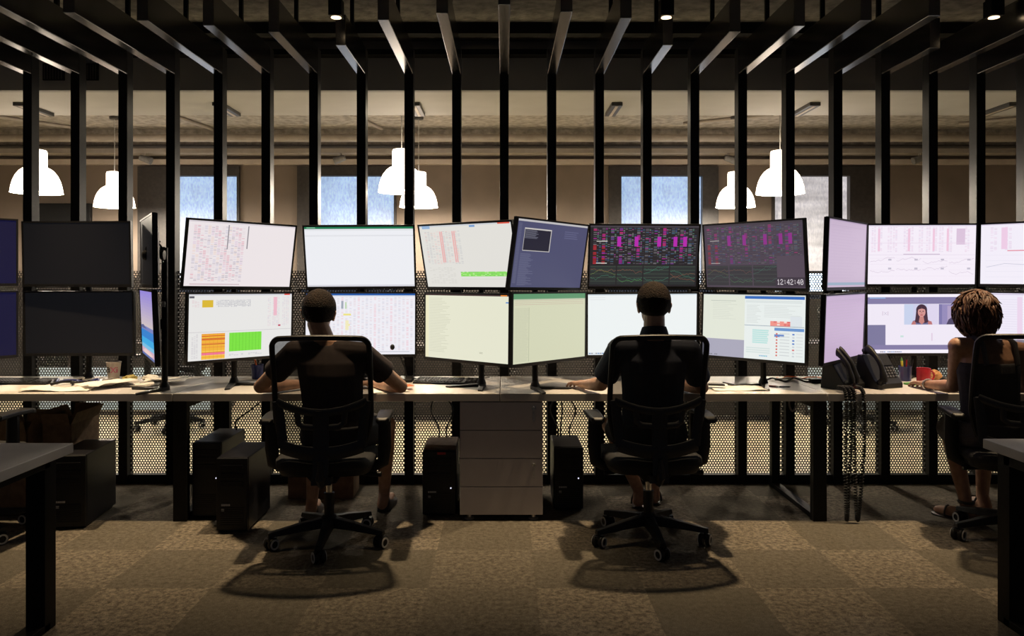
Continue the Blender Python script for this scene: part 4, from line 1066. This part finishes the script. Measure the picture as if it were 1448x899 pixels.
# hair: volume plus loose curls
b = MB(); H = J['H']; n, R = 36, 22; rings = []
for i in range(R+1):
    th = PI*i/R*.98+.01; ring = []
    for k in range(n):
        a = 2*PI*k/n; d = V((math.sin(th)*math.cos(a), math.sin(th)*math.sin(a), math.cos(th)))
        p = V((d.x*.103, d.y*.116-.022, d.z*.128-.002))
        if d.y > .45: p = V((p.x, p.y*.75+.02, max(p.z,.045) if abs(d.x) < .6 else p.z))
        p += d*(noise.noise(V((d.x*4,d.y*4,d.z*4+3)))*.022 + noise.noise(V((d.x*10,d.y*10,d.z*10)))*.010)
        ring.append(tuple(H @ p))
    rings.append(ring)
b.loft(rings)
rg = random.Random(11)
for q in range(260):
    th = rg.uniform(.1,2.3); a = rg.uniform(PI*.80, PI*2.20); d = V((math.sin(th)*math.cos(a), math.sin(th)*math.sin(a), math.cos(th)))
    tn = V((rg.uniform(-.5,.5),rg.uniform(-.3,.3),-1)) ; tn = tn - d*tn.dot(d)
    if tn.length < .1: tn = V((1,0,0))
    tn.normalize(); sd = d.cross(tn); pts = []; ph = rg.uniform(0,6); wv = rg.uniform(.004,.012); ln = rg.uniform(.07,.14); out = rg.uniform(-.004,.02) if q % 6 else rg.uniform(.012,.028)
    for s_ in range(9):
        f = s_/8; dn = (d + tn*ln*f/.115).normalized()
        base = V((dn.x*.105, dn.y*.118-.022, dn.z*.130-.002))
        pts.append(H @ (base + dn*(.002+out*f*f+.003*math.sin(ph+f*4)) + sd*wv*math.sin(ph+f*4.5)))
    b.tube(pts,[.004,.006,.0075,.008,.0075,.0065,.005,.003,.0008],6)
child(b,'hair',M['hair_auburn'],p3,smooth='full')
b = MB(); w = J['wrL']; d = V(J['hdL']).normalized(); s = d.cross(V((0,0,1)))
b.tube([w-d*.012+s*.031*math.cos(2*PI*k/20)+V((0,0,.031*math.sin(2*PI*k/20))) for k in range(20)],.005,8,closed=True)
child(b,'bracelet',M['alu'],p3,smooth=True)
shoe(p3,J['anL'],J['toL'],M['shoe'],'sandal',True); shoe(p3,J['anR'],J['toR'],M['shoe'],'sandal',True)
b = MB(); c = J['anL']
b.tube([c+V((.040*math.cos(2*PI*k/18),.040*math.sin(2*PI*k/18),.012)) for k in range(18)],.008,8,closed=True)
child(b,'ankle_strap',M['shoe'],p3,smooth=True)

# ------------------------------------------------------------------ things on the desks
def keyboard(x, y, rz, lb):
    t = thing('keyboard', lb, 'keyboard', (x,y,DT), rz, 'black keyboards')
    MB().loft([[(-.22,-.07,0),(.22,-.07,0),(.22,.07,0),(-.22,.07,0)],[(-.218,-.068,.012),(.218,-.068,.012),(.218,.068,.024),(-.218,.068,.024)]]).build('keyboard_body', M['plastic'], t, bevel=.003)
    g = MB()
    for r in range(6):
        for c in range(21):
            if c in (15,): continue
            xx = -.205+c*.0202; yy = -.052+r*.0205
            z = .012+.012*(yy+.068)/.136
            g.box2((xx,yy,z),(xx+.0165,yy+.0165,z+.006))
    g.build('keys', M['chair_plastic'], t)['kind'] = 'stuff'
keyboard(-3.12,5.0,math.radians(-2),'black keyboard lying at the left edge below the navy monitors')
keyboard(-.36,5.02,math.radians(-8),'black keyboard under the cream page monitor')
def sheet(name, x, y, w, d, rz, z, lb, m='paper', cat='paper', group=None, curl=.004, n=8, th=.0006):
    b = MB(); vs = []; fs = []
    sd = x*13.7+y*5.1
    for lay in (0,1):
        for j in range(n+1):
            for i in range(n+1):
                u, v = i/n-.5, j/n-.5
                zz = abs(noise.noise(V((u*2.2+sd,v*2.2,sd))))*curl*4 + curl*2*max(0,abs(u)-.3)
                vs.append((u*w,v*d,zz+lay*th))
    N = (n+1)*(n+1)
    for j in range(n):
        for i in range(n):
            a = j*(n+1)+i; fs.append((a,a+n+1,a+n+2,a+1)); fs.append((N+a,N+a+1,N+a+n+2,N+a+n+1))
    for i in range(n):
        for (p, q) in ((i,i+1),((n*(n+1))+i+1,(n*(n+1))+i),((i+1)*(n+1),i*(n+1)),(i*(n+1)+n,(i+1)*(n+1)+n)):
            fs.append((p,q,N+q,N+p))
    b.add(vs, fs); o = b.build(name, M[m], loc=(x,y,z), rot=(0,0,rz), smooth='full')
    return tag(o, lb, cat, group)
GP = 'loose papers by the switched-off monitors'
z = DT+.001
sheet('newspaper',-2.36,4.93,.36,.26,.25,z,'grey printed newspaper under the white sheets by the cup','news','paper',GP,.006)
sheet('paper_sheet',-2.69,4.70,.40,.15,.07,z,'large white sheet nearest the desk edge, below the dark cables','paper','paper',GP,.007)
sheet('paper_sheet',-2.47,4.84,.22,.30,-.6,z+.014,'white sheet tilted across the newspaper next to the cup','paper','paper',GP,.012)
sheet('envelope',-2.22,4.80,.12,.05,.7,z+.02,'small white torn slip lying on the newspaper','paper','paper',GP,.004)
sheet('paper_sheet',-2.18,5.02,.24,.16,.2,z+.012,'white sheet at the foot of the tall monitor pole','paper','paper',GP,.01)
# crumpled snack wrapper
def crumple(name, x, y, z, r, m, lb, cat, sq=.5, seed=0):
    b = MB(); R = []
    for i in range(11):
        th = PI*i/10*.98+.02; ring = []
        for k in range(16):
            a = 2*PI*k/16; d = V((math.sin(th)*math.cos(a), math.sin(th)*math.sin(a), -math.cos(th)))
            q = 1+.35*noise.noise(d*2.3+V((seed,0,0)))+.15*noise.noise(d*6)
            ring.append((d.x*r*q, d.y*r*q, max(0,(d.z*q+.9)*r*sq)))
        R.append(ring)
    b.loft(R); return tag(b.build(name, M[m], loc=(x,y,z)), lb, cat)
crumple('snack_wrapper',-2.45,5.10,DT+.002,.042,'dull_yellow','crumpled yellow wrapper lying right of the paper cup','wrapper',.5,1)
crumple('napkin',-2.33,5.12,DT+.002,.05,'paper','crumpled pale napkin between the wrapper and the pole','napkin',.4,3)
# paper cup with printing
t = thing('paper_cup','white paper cup printed "axi", standing behind the papers','cup',(-2.575,5.13,DT))
prof = [(.030,0),(.033,.002),(.045,.118),(.048,.121),(.047,.124),(.044,.122),(.043,.118),(.030,.006)]
MB().lathe(prof,32).build('cup_wall', M['cup'], t, smooth=True)
def glyph(rows, a0, z0, cs):
    b = MB()
    for j, row in enumerate(rows):
        for i, ch in enumerate(row):
            if ch == '1':
                zz = z0-j*cs; r = .0335+.0115*zz/.118+.0009
                def P(ii, z_):
                    a = a0+ii*cs/.042; return (r*math.sin(a), -r*math.cos(a), z_)
                b.quad(P(i,zz-cs),P(i+1,zz-cs),P(i+1,zz),P(i,zz))
    return b
glyph(["01110","00001","01111","10001","10011","01101"],-.86,.092,.0061).build('printed_letter', M['black_ink'], t, recalc=False)
glyph(["10001","01010","00100","00100","01010","10001"],.02,.092,.0061).build('printed_letter', M['magenta_ink'], t, recalc=False)
glyph(["1","0","1","1","1","1"],.86,.092,.0061).build('printed_letter', M['magenta_ink'], t, recalc=False)
# cables lying on the left desk
def cable(name, pts, r, m, lb, cat='cable', group=None, n=8):
    P = [V(p) for p in pts]; out = []
    for i in range(len(P)-1):
        p0 = P[max(0,i-1)]; p1_, p2_ = P[i], P[i+1]; p3_ = P[min(len(P)-1,i+2)]
        for s in range(n):
            f = s/n
            out.append(.5*((2*p1_)+(p2_-p0)*f+(2*p0-5*p1_+4*p2_-p3_)*f*f+(-p0+3*p1_-3*p2_+p3_)*f**3))
    out.append(P[-1]); return tag(MB().tube(out,r,8).build(name,M[m],smooth=True), lb, cat, group)
zc = DT+.008
rg = random.Random(3)
for q, (m, lb) in enumerate((('plastic','tangled black cable between the keyboard and the large white sheet'),('blue','dark blue cable tangled with the black one on the desk'),('grey_cable','pale cable looped on the desk behind the tangle'))):
    pts = [V((-2.93+.05*q+.30*i/7, 4.93+.05*math.sin(i*2.1+q*2)+.05*q, zc+.004*q+.012*abs(math.sin(i*1.7+q)))) for i in range(8)]
    cable('cable', pts, (.008,.007,.005)[q], m, lb)
# headset on the pole
pole_ = [o for o in bpy.data.objects if o.get('label','').startswith('tall black monitor pole')][0]; px_, py_ = pole_.location.x, pole_.location.y
t = thing('headset','black headset hanging on the tall monitor pole','headset',(px_-.02,py_+.005,1.64))
hk = MB(); pts = [(-.052*math.cos(a)-.03, -.035, .0-.06+.062*math.sin(a)) for a in [PI*q/14 for q in range(15)]]
MB().tube(pts,.006,8).build('headband',M['plastic'],t,smooth=True)
for s in (-1,1):
    MB().lathe([(.012,-.010),(.028,-.010),(.032,0),(.028,.011),(.012,.012)],18,T(-.03+s*.052,-.035,-.075) @ RY(PI/2)).build('ear_cup',M['plastic'],t,smooth=True)
MB().tube([(-.03+.052,-.035,-.085),(.03,-.05,-.12),(.0,-.07,-.135)],.003,6).build('microphone_boom',M['plastic'],t,smooth=True)
MB().tube([(-.03,-.035,.004),(-.01,-.035,.006),(0,-.02,.006)],.005,6).build('hook',M['steel'],t,smooth=True)
o = MB().box((0,0,0),(.024,.004,.034)).build('sticky_label',M['badge'],loc=(px_,py_-.0205,1.44-38/223*1.0)); tag(o,'small pale label stuck on the tall monitor pole','label')
# pen cup and pens near the maroon man
def pen_cup(x, y, m, lb, pens, z=DT):
    t = thing('pen_cup', lb, 'pen cup', (x,y,z))
    MB().lathe([(.034,0),(.036,.004),(.040,.095),(.041,.097),(.038,.096),(.034,.006)],24).build('cup_body',M[m],t,smooth=True)
    return t
pen_cup(xat(364,5.22),5.22,'blue','dark blue pen cup left of the maroon-shirted man\'s arm',0)
def pen(x, y, z, d, L, m, lb, r=.0045, tip=None, cat='pen'):
    d = V(d).normalized(); t = thing('pen', lb, cat, (x,y,z))
    MB().cyl((0,0,0),tuple(d*L*.86),r,seg=10).build('barrel',M[m],t,smooth=True)
    MB().cyl(tuple(d*L*.86),tuple(d*L),r,r*.35,seg=10).build('tip',M[tip or 'plastic'],t,smooth=True)
    return t
xx = xat(364,5.22)
pen(xx+.012,5.215,DT+.008,(-.22,-.02,1),.15,'orange','orange pen leaning out of the blue pen cup by the man',.005,'orange')
pen(xx-.010,5.225,DT+.008,(.1,.05,1),.13,'plastic','black pen upright in the blue pen cup by the man')
# papers and red card under the maroon man's arm
sheet('paper_sheet',xat(548,4.72),4.72,.22,.28,.3,DT+.001,'white sheet under the maroon-shirted man\'s elbow','paper','paper')
o = MB().box2((-.055,-.035,0),(.055,.035,.003)).build('red_card',M['orange'],loc=(xat(571,4.72),4.72,DT+.022),rot=(0,0,.6)); tag(o,'orange-red card beside the maroon-shirted man\'s elbow','card')
# gooseneck microphone
X, Y = xat(574,5.08), 5.08
t = thing('desk_microphone','black gooseneck desk microphone in front of the lower monitor','microphone',(X,Y,DT))
MB().loft([[(-.045,-.05,0),(.045,-.05,0),(.045,.05,0),(-.045,.05,0)],[(-.04,-.045,.022),(.04,-.045,.022),(.04,.045,.035),(-.04,.045,.035)]]).build('microphone_base',M['plastic'],t,bevel=.005)
MB().tube([(0,.02,.03),(-.01,.02,.09),(-.035,.01,.15),(-.07,0,.20),(-.088,0,.222)],.0055,8).build('gooseneck',M['plastic'],t,smooth=True)
MB().ell((-.088,0,.225),(.017,.017,.021)).build('microphone_head',M['plastic'],t,smooth=True)
MB().box2((-.03,-.052,.008),(.03,-.046,.014)).build('button',M['chair_plastic'],t)
cable('cable',[(-.62,5.2,zc),(-.50,5.12,zc),(-.38,5.2,zc),(-.25,5.13,zc),(-.1,5.24,zc)],.004,'grey_cable','grey cable running behind the middle keyboard')
cable('cable',[(-1.0,5.28,zc),(-.85,5.2,zc+.01),(-.72,5.25,zc),(-.62,5.3,zc)],.004,'grey_cable','grey cable behind the desk microphone')
# right of navy man: papers, phone, pens
sheet('paper_sheet',xat(1042,4.76),4.765,.34,.22,.03,DT+.001,'white sheet on the desk right of the navy-shirted man','paper','paper',None,.004)
t = thing('calculator','small black keypad device lying on the white sheet','calculator',(xat(1013,4.76),4.76,DT+.022),-.25)
MB().box2((-.05,-.035,0),(.05,.035,.010)).build('device_body',M['plastic'],t,bevel=.003)
g = MB()
for i in range(5):
    for j in range(3): g.box2((-.042+i*.017,-.028+j*.018,.010),(-.030+i*.017,-.015+j*.018,.013))
g.build('keys',M['grey_cable'],t)
pen(xat(1031,4.72),4.85,DT+.026,(.35,-.9,0),.12,'plastic','black pen lying on the white sheet beside the keypad device')
pen(xat(1080,4.85),4.90,DT+.006,(.55,-.8,0),.13,'pink','pink pen on bare desk right of the white sheet',.006,'paper')
pen(xat(1098,4.85),4.80,DT+.006,(1,.02,0),.07,'plastic','short black pen beside the pink pen')
t = thing('cable_grommet','round black cable grommet in the desk top behind the pens','grommet',(xat(1098,5.18),5.15,DT)); MB().lathe([(.022,0),(.022,.004),(.015,.006)],18).build('ring',M['plastic'],t,smooth=True); MB().lathe([(.015,0),(.013,.005)],18).build('cap',M['steel'],t,smooth=True)
for q, (m, lb) in enumerate((('plastic','black cable coiled on the desk behind the pens'),('grey_cable','grey cable coiled beside the phones'),('orange','thin orange cable by the lilac monitors'))):
    pts = [V((1.70+.05*q+.045*i+.03*math.sin(i*2+q), 5.08+.07*math.sin(i*1.9+q*1.3)+.05*q, zc+.006*(i % 3))) for i in range(8)]
    cable('cable', pts, (.006,.005,.004)[q], m, lb)
o = MB().box2((-.05,-.03,0),(.05,.03,.028)).build('power_adapter',M['plastic'],loc=(xat(1158,5.0),5.02,DT),bevel=.004); tag(o,'black power adapter on the desk left of the phones','adapter')

# two desk phones with handsets and hanging coiled cords
def phone(x, y, rz, lb, rests, cord_pts, led=False):
    t = thing('desk_phone', lb, 'phone', (x,y,DT), rz, 'black desk phones')
    w, d = .108, .085
    h0, h1 = (.03,.20)
    MB().loft([[(-w,-d,0),(w,-d,0),(w,-d,h0),(-w,-d,h0)],[(-w,-d+.03,0),(w,-d+.03,0),(w,-d+.03,h0+.03),(-w,-d+.03,h0+.03)],[(-w,d-.05,0),(w,d-.05,0),(w,d-.05,h1),(-w,d-.05,h1)],[(-w,d,0),(w,d,0),(w,d-.02,h1),(-w,d-.02,h1)]]).build('phone_body',M['plastic'],t,bevel=.004)
    sl = math.atan2(h1-h0-.03, 2*d-.08); S = T(0,-d+.03,h0+.03) @ RX(sl)
    MB().box2((.005,.085,.0),(.100,.15,.006),S).build('display',M['chair_plastic'],t)
    g = MB()
    for i in range(4):
        for j in range(4): g.box2((.008+i*.024,.004+j*.019,0),(.024+i*.024,.016+j*.019,.006),S)
    g.build('keypad',M['key_grey'],t)
    if led: MB().box2((-.08,-d-.003,.012),(-.062,-d+.001,.024)).build('indicator_light',M['red_led'],t)
    for hx in rests:
        hb = MB(); pts = []
        for q in range(13):
            f = q/12; pts.append(S @ V((hx,-.04+.24*f,.036+.034*math.sin(PI*f))))
        hb.tube(pts,[.020,.023,.021,.017,.015,.015,.015,.015,.015,.017,.021,.023,.020],12)
        hb.cyl(S @ V((hx,-.03,.034)),S @ V((hx,-.03,.006)),.023,.021); hb.cyl(S @ V((hx,.185,.034)),S @ V((hx,.185,.006)),.023,.021)
        hb.build('handset',M['plastic'],t,smooth=True)
    for pts in cord_pts:
        # helix along a smooth path, world coordinates
        P = [V(p) for p in pts]; path = []
        for i in range(len(P)-1):
            a, b_, c, e = P[max(0,i-1)], P[i], P[i+1], P[min(len(P)-1,i+2)]
            n = max(6,int((c-b_).length/.0026))
            for s in range(n):
                f = s/n; path.append(.5*((2*b_)+(c-a)*f+(2*a-5*b_+4*c-e)*f*f+(-a+3*b_-3*c+e)*f**3))
        out = []
        for i, p in enumerate(path):
            tn = (path[min(i+1,len(path)-1)]-path[max(0,i-1)]).normalized(); s1 = tn.orthogonal().normalized(); s1 = V((1,0,0)) - tn*tn.x
            if s1.length < .05: s1 = V((0,1,0))
            s1.normalize(); s2 = tn.cross(s1); ph = i*2*PI/5.0
            out.append(p+s1*.0095*math.cos(ph)+s2*.0095*math.sin(ph))
        b = MB().tube(out,.0040,6); o = b.build('coiled_cord',M['plastic'],t,smooth='full',recalc=False)
        o.data.transform((T(x,y,DT) @ RZ(rz)).inverted())
    return t
def hang(px, bot, px2, yy=4.545):
    X = xat(px,yy); X2 = xat(px2,yy)
    zb = CZ-(bot-PY)*yy/F
    return [(X,4.66,DT+.025),(X,4.57,DT+.02),(X,yy,DT-.05),(X-.005,yy,.5),((X+X2)/2-.02,yy-.02,max(zb,.02)),(X2,yy,.45),(X2,yy,DT-.05),(X2,4.57,DT+.02),(X2,4.66,DT+.025)]
phone(2.09,4.80,.62,'black desk phone with red light and two raised handsets, nearer the lilac monitor',(-.085,-.032),[hang(1197,745,1203)],True)
phone(2.33,4.84,.40,'black desk phone with one handset, beside the blue pen cup',(-.075,),[hang(1209,738,1222)])
sheet('paper_sheet',2.68,4.73,.20,.10,.1,DT+.001,'white note sheet on the desk between phone and woman\'s hand','paper','paper',None,.003)
pen(2.57,4.70,DT+.014,(1,.05,.02),.15,'card','brown pencil lying on the note sheet by the phone')
pen_cup(xat(1280,5.12),5.12,'blue','blue pen cup left of the red mug',0)
xx = xat(1280,5.12)
pen(xx-.018,5.115,DT+.008,(-.06,0,1),.145,'yellow','yellow highlighter standing in the cup by the red mug',.008,'green')
pen(xx+.006,5.13,DT+.008,(.10,.05,1),.15,'red','red pen standing in the cup by the red mug')
pen(xx+.016,5.115,DT+.008,(.25,-.02,1),.14,'plastic','black pen standing in the cup by the red mug')
t = thing('mug','red mug on the desk beside the woman\'s hand','mug',(xat(1306,5.0),5.0,DT))
MB().lathe([(.036,0),(.040,.004),(.043,.095),(.0425,.098),(.039,.096),(.036,.008)],28).build('mug_body',M['red'],t,smooth=True)
MB().tube([(.040+.028*math.sin(a)*1.0, 0, .05+.030*math.cos(a)) for a in [PI*q/10 for q in range(11)]],.006,8).build('handle',M['red'],t,smooth=True)
crumple('napkin',xat(1322,5.12),5.12,DT+.002,.040,'dull_orange','crumpled orange napkin behind the woman\'s hand','napkin',.9,9)
o = MB().box2((-.035,-.035,0),(.035,.035,.012)).build('sticky_note_pad',M['green'],loc=(xat(1291,4.92),4.93,DT),rot=(0,0,.3)); tag(o,'green sticky note pad in front of the blue pen cup','note pad')
o = MB().box2((-.03,-.02,0),(.03,.02,.02)).build('eraser',M['orange'],loc=(xat(1262,5.1),5.1,DT),rot=(0,0,.2)); tag(o,'small orange-red block behind the note sheet near the phone','eraser')
t = thing('notebook','closed notebook with white pages under the woman\'s elbow','notebook',(2.70,4.66,DT),.1)
MB().box2((-.09,-.07,.001),(.09,.07,.010)).build('pages',M['paper'],t); MB().box2((-.093,-.073,0),(.093,.073,.001)).box2((-.093,-.073,.010),(.093,.0,.0115)).build('cover',M['plastic'],t)

# cables under the desks
zt = DT-.045
def hcable(x0, y0, x1, y1, z1, lb, r=.005, m='plastic', bow=.05):
    cable('cable',[(x0,y0,zt),(x0+bow*.3,y0,zt-.08),((x0+x1)/2+bow,(y0+y1)/2,(zt+z1)/2),(x1,y1,z1+.06),(x1,y1,z1+.001)],r,m,lb)
hcable(-.40,5.22,-.37,5.0,.402,'black cable dropping to the tower left of the drawers, inner one')
hcable(-.46,5.22,-.42,5.0,.402,'black cable dropping to the tower left of the drawers, outer one',bow=-.04)
hcable(.38,5.25,.37,5.10,.388,'black cable dropping to the tower right of the drawers, straight one',bow=.01)
hcable(.42,5.25,.43,5.10,.388,'black cable dropping to the tower right of the drawers, bowed one',bow=.05)
hcable(.36,5.25,.35,5.10,.388,'black cable dropping to the tower right of the drawers, outermost one',bow=-.05)
hcable(-1.63,5.25,-1.72,5.0,.45,'black cable dropping to the tower with the white light',bow=.03)
cable('cable',[(1.745,4.75,zt+.0),(1.74,4.75,zt-.05),(1.76,4.75,zt-.09),(1.785,4.75,zt-.05),(1.775,4.75,zt)],.006,'grey_cable','grey cable loop hanging under the desk beside the leg frame')

# ------------------------------------------------------------------ lights that the place has
def spot(X, Y, Z, energy, size, blend, aim, radius=.04, color=(1,.74,.44)):
    l = bpy.data.lights.new('spot','SPOT'); l.energy = energy; l.spot_size = math.radians(size); l.spot_blend = blend; l.shadow_soft_size = radius; l.color = color
    o = bpy.data.objects.new('spot_beam', l); COL.objects.link(o); o.location = (X,Y,Z)
    o.rotation_euler = (V(aim)-V((X,Y,Z))).to_track_quat('-Z','Y').to_euler(); return o
SPOT_E = 370
FIN_IOR = 1.9
M['fin'].node_tree.nodes['Principled BSDF'].inputs['IOR'].default_value = FIN_IOR
spots = [(-.975,'black ceiling spotlight in the gap of fins above the maroon-shirted man'),(.94,'black ceiling spotlight in the gap of fins above the navy-shirted man'),(2.84,'black ceiling spotlight among the fins above the woman'),(-2.80,'black ceiling spotlight hidden among the fins above the cartons')]
for X, lb in spots:
    t = thing('track_spotlight', lb, 'spotlight', (X,4.50,2.94), 0, 'ceiling spotlights between the fins')
    MB().box2((-.03,-.05,.10),(.03,.05,.30)).build('driver_box',M['steel'],t,bevel=.004)
    hd = MB(); hd.box2((-.038,-.03,.0),(.038,.055,.10)); hd.build('lamp_head',M['steel'],t,bevel=.004)
    MB().lathe([(.030,0),(.028,.004),(.001,.006)],18,T(0,.012,-.004)).build('lens',M['spotglow'],t)
    so = spot(X,4.512,2.93,SPOT_E,69,1.0,(X,4.46,0)); so.name = 'spot_beam'

PEND_E = 230
def pendant(px, py_top, Y, lb):
    s = F/Y; X = (px-PX)/s; top = CZ-(py_top-PY)/s
    t = thing('pendant_lamp', lb, 'lamp', (X,Y,top-.39), 0, 'glowing white pendant lamps')
    prof = [(.212,0),(.210,.012),(.203,.06),(.190,.11),(.168,.16),(.138,.20),(.110,.222),(.086,.232),(.084,.24),(.084,.37),(.078,.386),(.05,.392),(.006,.394)]
    MB().lathe(prof,36,caps=False).build('lamp_shade',M['shade'],t,smooth='full')
    zc_ = 3.2-(top-.39)
    MB().cyl((0,0,.39),(0,0,zc_-.02),.004,seg=8).build('cord',M['grey_plastic'],t)
    MB().lathe([(.05,zc_-.03),(.055,zc_-.02),(.055,zc_)],18).build('ceiling_rose',M['fixture'],t,smooth=True)
    MB().ell((0,0,.16),(.045,.045,.06)).build('bulb',M['shade'],t,smooth=True)
    pl = bpy.data.lights.new('pendant_light','POINT'); pl.energy = PEND_E; pl.color = (1,.87,.70); pl.shadow_soft_size = .06
    po = bpy.data.objects.new('pendant_light',pl); COL.objects.link(po); po.location = (X,Y,top-.39+.03)
for a in ((52,212,7.05,'larger glowing pendant lamp at the far left'),(162,243,8.6,'smaller glowing pendant lamp second from the left'),(568,211,7.05,'larger glowing pendant lamp overlapping a smaller one near the centre'),(592,243,8.6,'smaller glowing pendant lamp tucked behind the larger central one'),(1040,243,8.6,'smaller glowing pendant lamp right of the third window'),(1103,213,7.05,'larger glowing pendant lamp before the grey-blind window')): pendant(*a)

# linear fixtures under the soffit
for q, X in enumerate((-4.0,-2.36,-.74,.93,2.56,4.2)):
    t = thing('linear_light','slim ceiling fixture under the soffit, %s one from the left' % ORD[q],'ceiling light',(X,6.62,2.84),0,'slim fixtures under the soffit')
    MB().box2((-.045,-.22,-.0),(.045,.22,.03)).build('housing',M['fixture'],t,bevel=.003)
    MB().box2((-.012,-.20,-.003),(.012,.20,.0)).build('diffuser',M['rail_white'],t)
# conduits on the rough ceiling
for q, (x0,y0,x1,y1) in enumerate(((-3.60,8.4,-3.45,9.3),(-1.65,8.4,-1.45,9.2),(2.05,8.9,2.9,8.4),(-5.6,8.4,-5.0,9.2),(5.2,8.9,5.9,8.4))):
    tag(MB().cyl((x0,y0,3.18),(x1,y1,3.18),.02,seg=10).build('conduit',M['pipe'],smooth=True),'thin slanting conduit on the rough back ceiling, %s from the left' % ORD[(1,2,3,0,4)[q]],'pipe','conduits on the back ceiling')
for q, px in enumerate((205,483,1030,1300)):
    Y = 9.45; X = xat(px,Y)
    t = thing('small_spotlight','small spotlight hanging under the back pipes, %s from the left' % ORD[q],'spotlight',(X,Y,2.93),0,'small spotlights on the back rail')
    MB().cyl((0,0,0),(0,0,-.06),.012,seg=10).build('stem',M['pipe'],t)
    MB().lathe([(.035,0),(.045,.14),(.04,.142)],16,T(0,-.02,-.07) @ RY(1.9 if q % 2 == 0 else -1.9) @ T(0,0,-.05)).build('lamp_head',M['grey_cable'],t,smooth=True)
for q, (pa, pb) in enumerate(((62,92),(112,140))):
    xa, xb = xat(pa,6.0), xat(pb,6.0); t = thing('air_vent','dark slotted air vent on the bulkhead, %s one' % ('outer' if q == 0 else 'inner'),'vent',((xa+xb)/2,5.995,3.01),0,'air vents on the bulkhead')
    w = xb-xa; MB().box2((-w/2,-.012,-.065),(w/2,.003,.065)).build('vent_frame',M['steel'],t)
    g = MB()
    for i in range(7): g.box2((-w/2+.012+i*w/7.6,-.018,-.055),(-w/2+.012+i*w/7.6+.008,-.010,.055))
    g.build('vent_slats',M['fixture'],t)
t = thing('wall_television','dark television on the back wall beneath the two left pendant lamps','television',((48+130-2*PX)/2*YB/F,YB-.001,2.12))
MB().box2((-.37,-.06,-.22),(.37,0,.22)).build('tv_case',M['plastic'],t,bevel=.004); MB().box2((-.355,-.062,-.205),(.355,-.059,.205)).build('tv_screen',M['chair_plastic'],t)

# back furniture seen through the holes
def back_desk(x0, x1, y0, lb, pm='frame_dark'):
    cx = (x0+x1)/2; t = thing('back_desk', lb, 'desk', (cx,y0+.35,0), 0, 'desks beyond the screen')
    h = (x1-x0)/2
    MB().box2((-h,-.35,.70),(h,.35,.74)).build('tabletop',M['frame_dark'],t)
    MB().box2((-h+.03,-.34,.06),(h-.03,-.32,.50 if pm == 'pale_blue' else .70)).build('modesty_panel',M[pm],t)
    for s in (-1,1): MB().box2((s*h-.03 if s > 0 else -h,-.33,0),(s*h if s > 0 else -h+.03,.33,.70)).build('leg_panel',M['frame_dark'],t)
back_desk(-1.75,-.30,7.7,'dark-fronted desk beyond the screen behind the maroon-shirted man')
back_desk(1.25,2.75,7.7,'dark-fronted desk beyond the screen behind the message list monitor')
back_desk(-4.9,-3.0,8.0,'pale-fronted desk beyond the screen behind the left silhouetted chair','pale_blue')
back_desk(3.1,4.9,8.0,'pale-fronted desk beyond the screen behind the silhouetted chair on the right','pale_blue')
# warm lamps of the slim fixtures under the soffit
def area(loc, sx, sy, e, color, rot):
    l = bpy.data.lights.new('area','AREA'); l.shape = 'RECTANGLE'; l.size = sx; l.size_y = sy; l.energy = e; l.color = color
    o = bpy.data.objects.new('ceiling_glow', l); COL.objects.link(o); o.location = loc; o.rotation_euler = rot; return o
for X in (-4.0,-2.36,-.74,.93,2.56,4.2): area((X,6.62,2.835),.03,.4,6,(1,.85,.62),(0,0,0))

# ------------------------------------------------------------------ world and view
w = bpy.data.worlds.new('world'); scn.world = w; w.use_nodes = True
bg = w.node_tree.nodes['Background']; bg.inputs['Color'].default_value = (.70,.78,1.0,1); bg.inputs['Strength'].default_value = .05
scn.view_settings.view_transform = 'Standard'; scn.view_settings.look = 'None'; scn.view_settings.gamma = 1; scn.view_settings.exposure = 0
scn.view_settings.use_curve_mapping = False
scn.cycles.use_denoising = True
scn.cycles.max_bounces = 10; scn.cycles.transparent_max_bounces = 16; scn.cycles.sample_clamp_indirect = 6
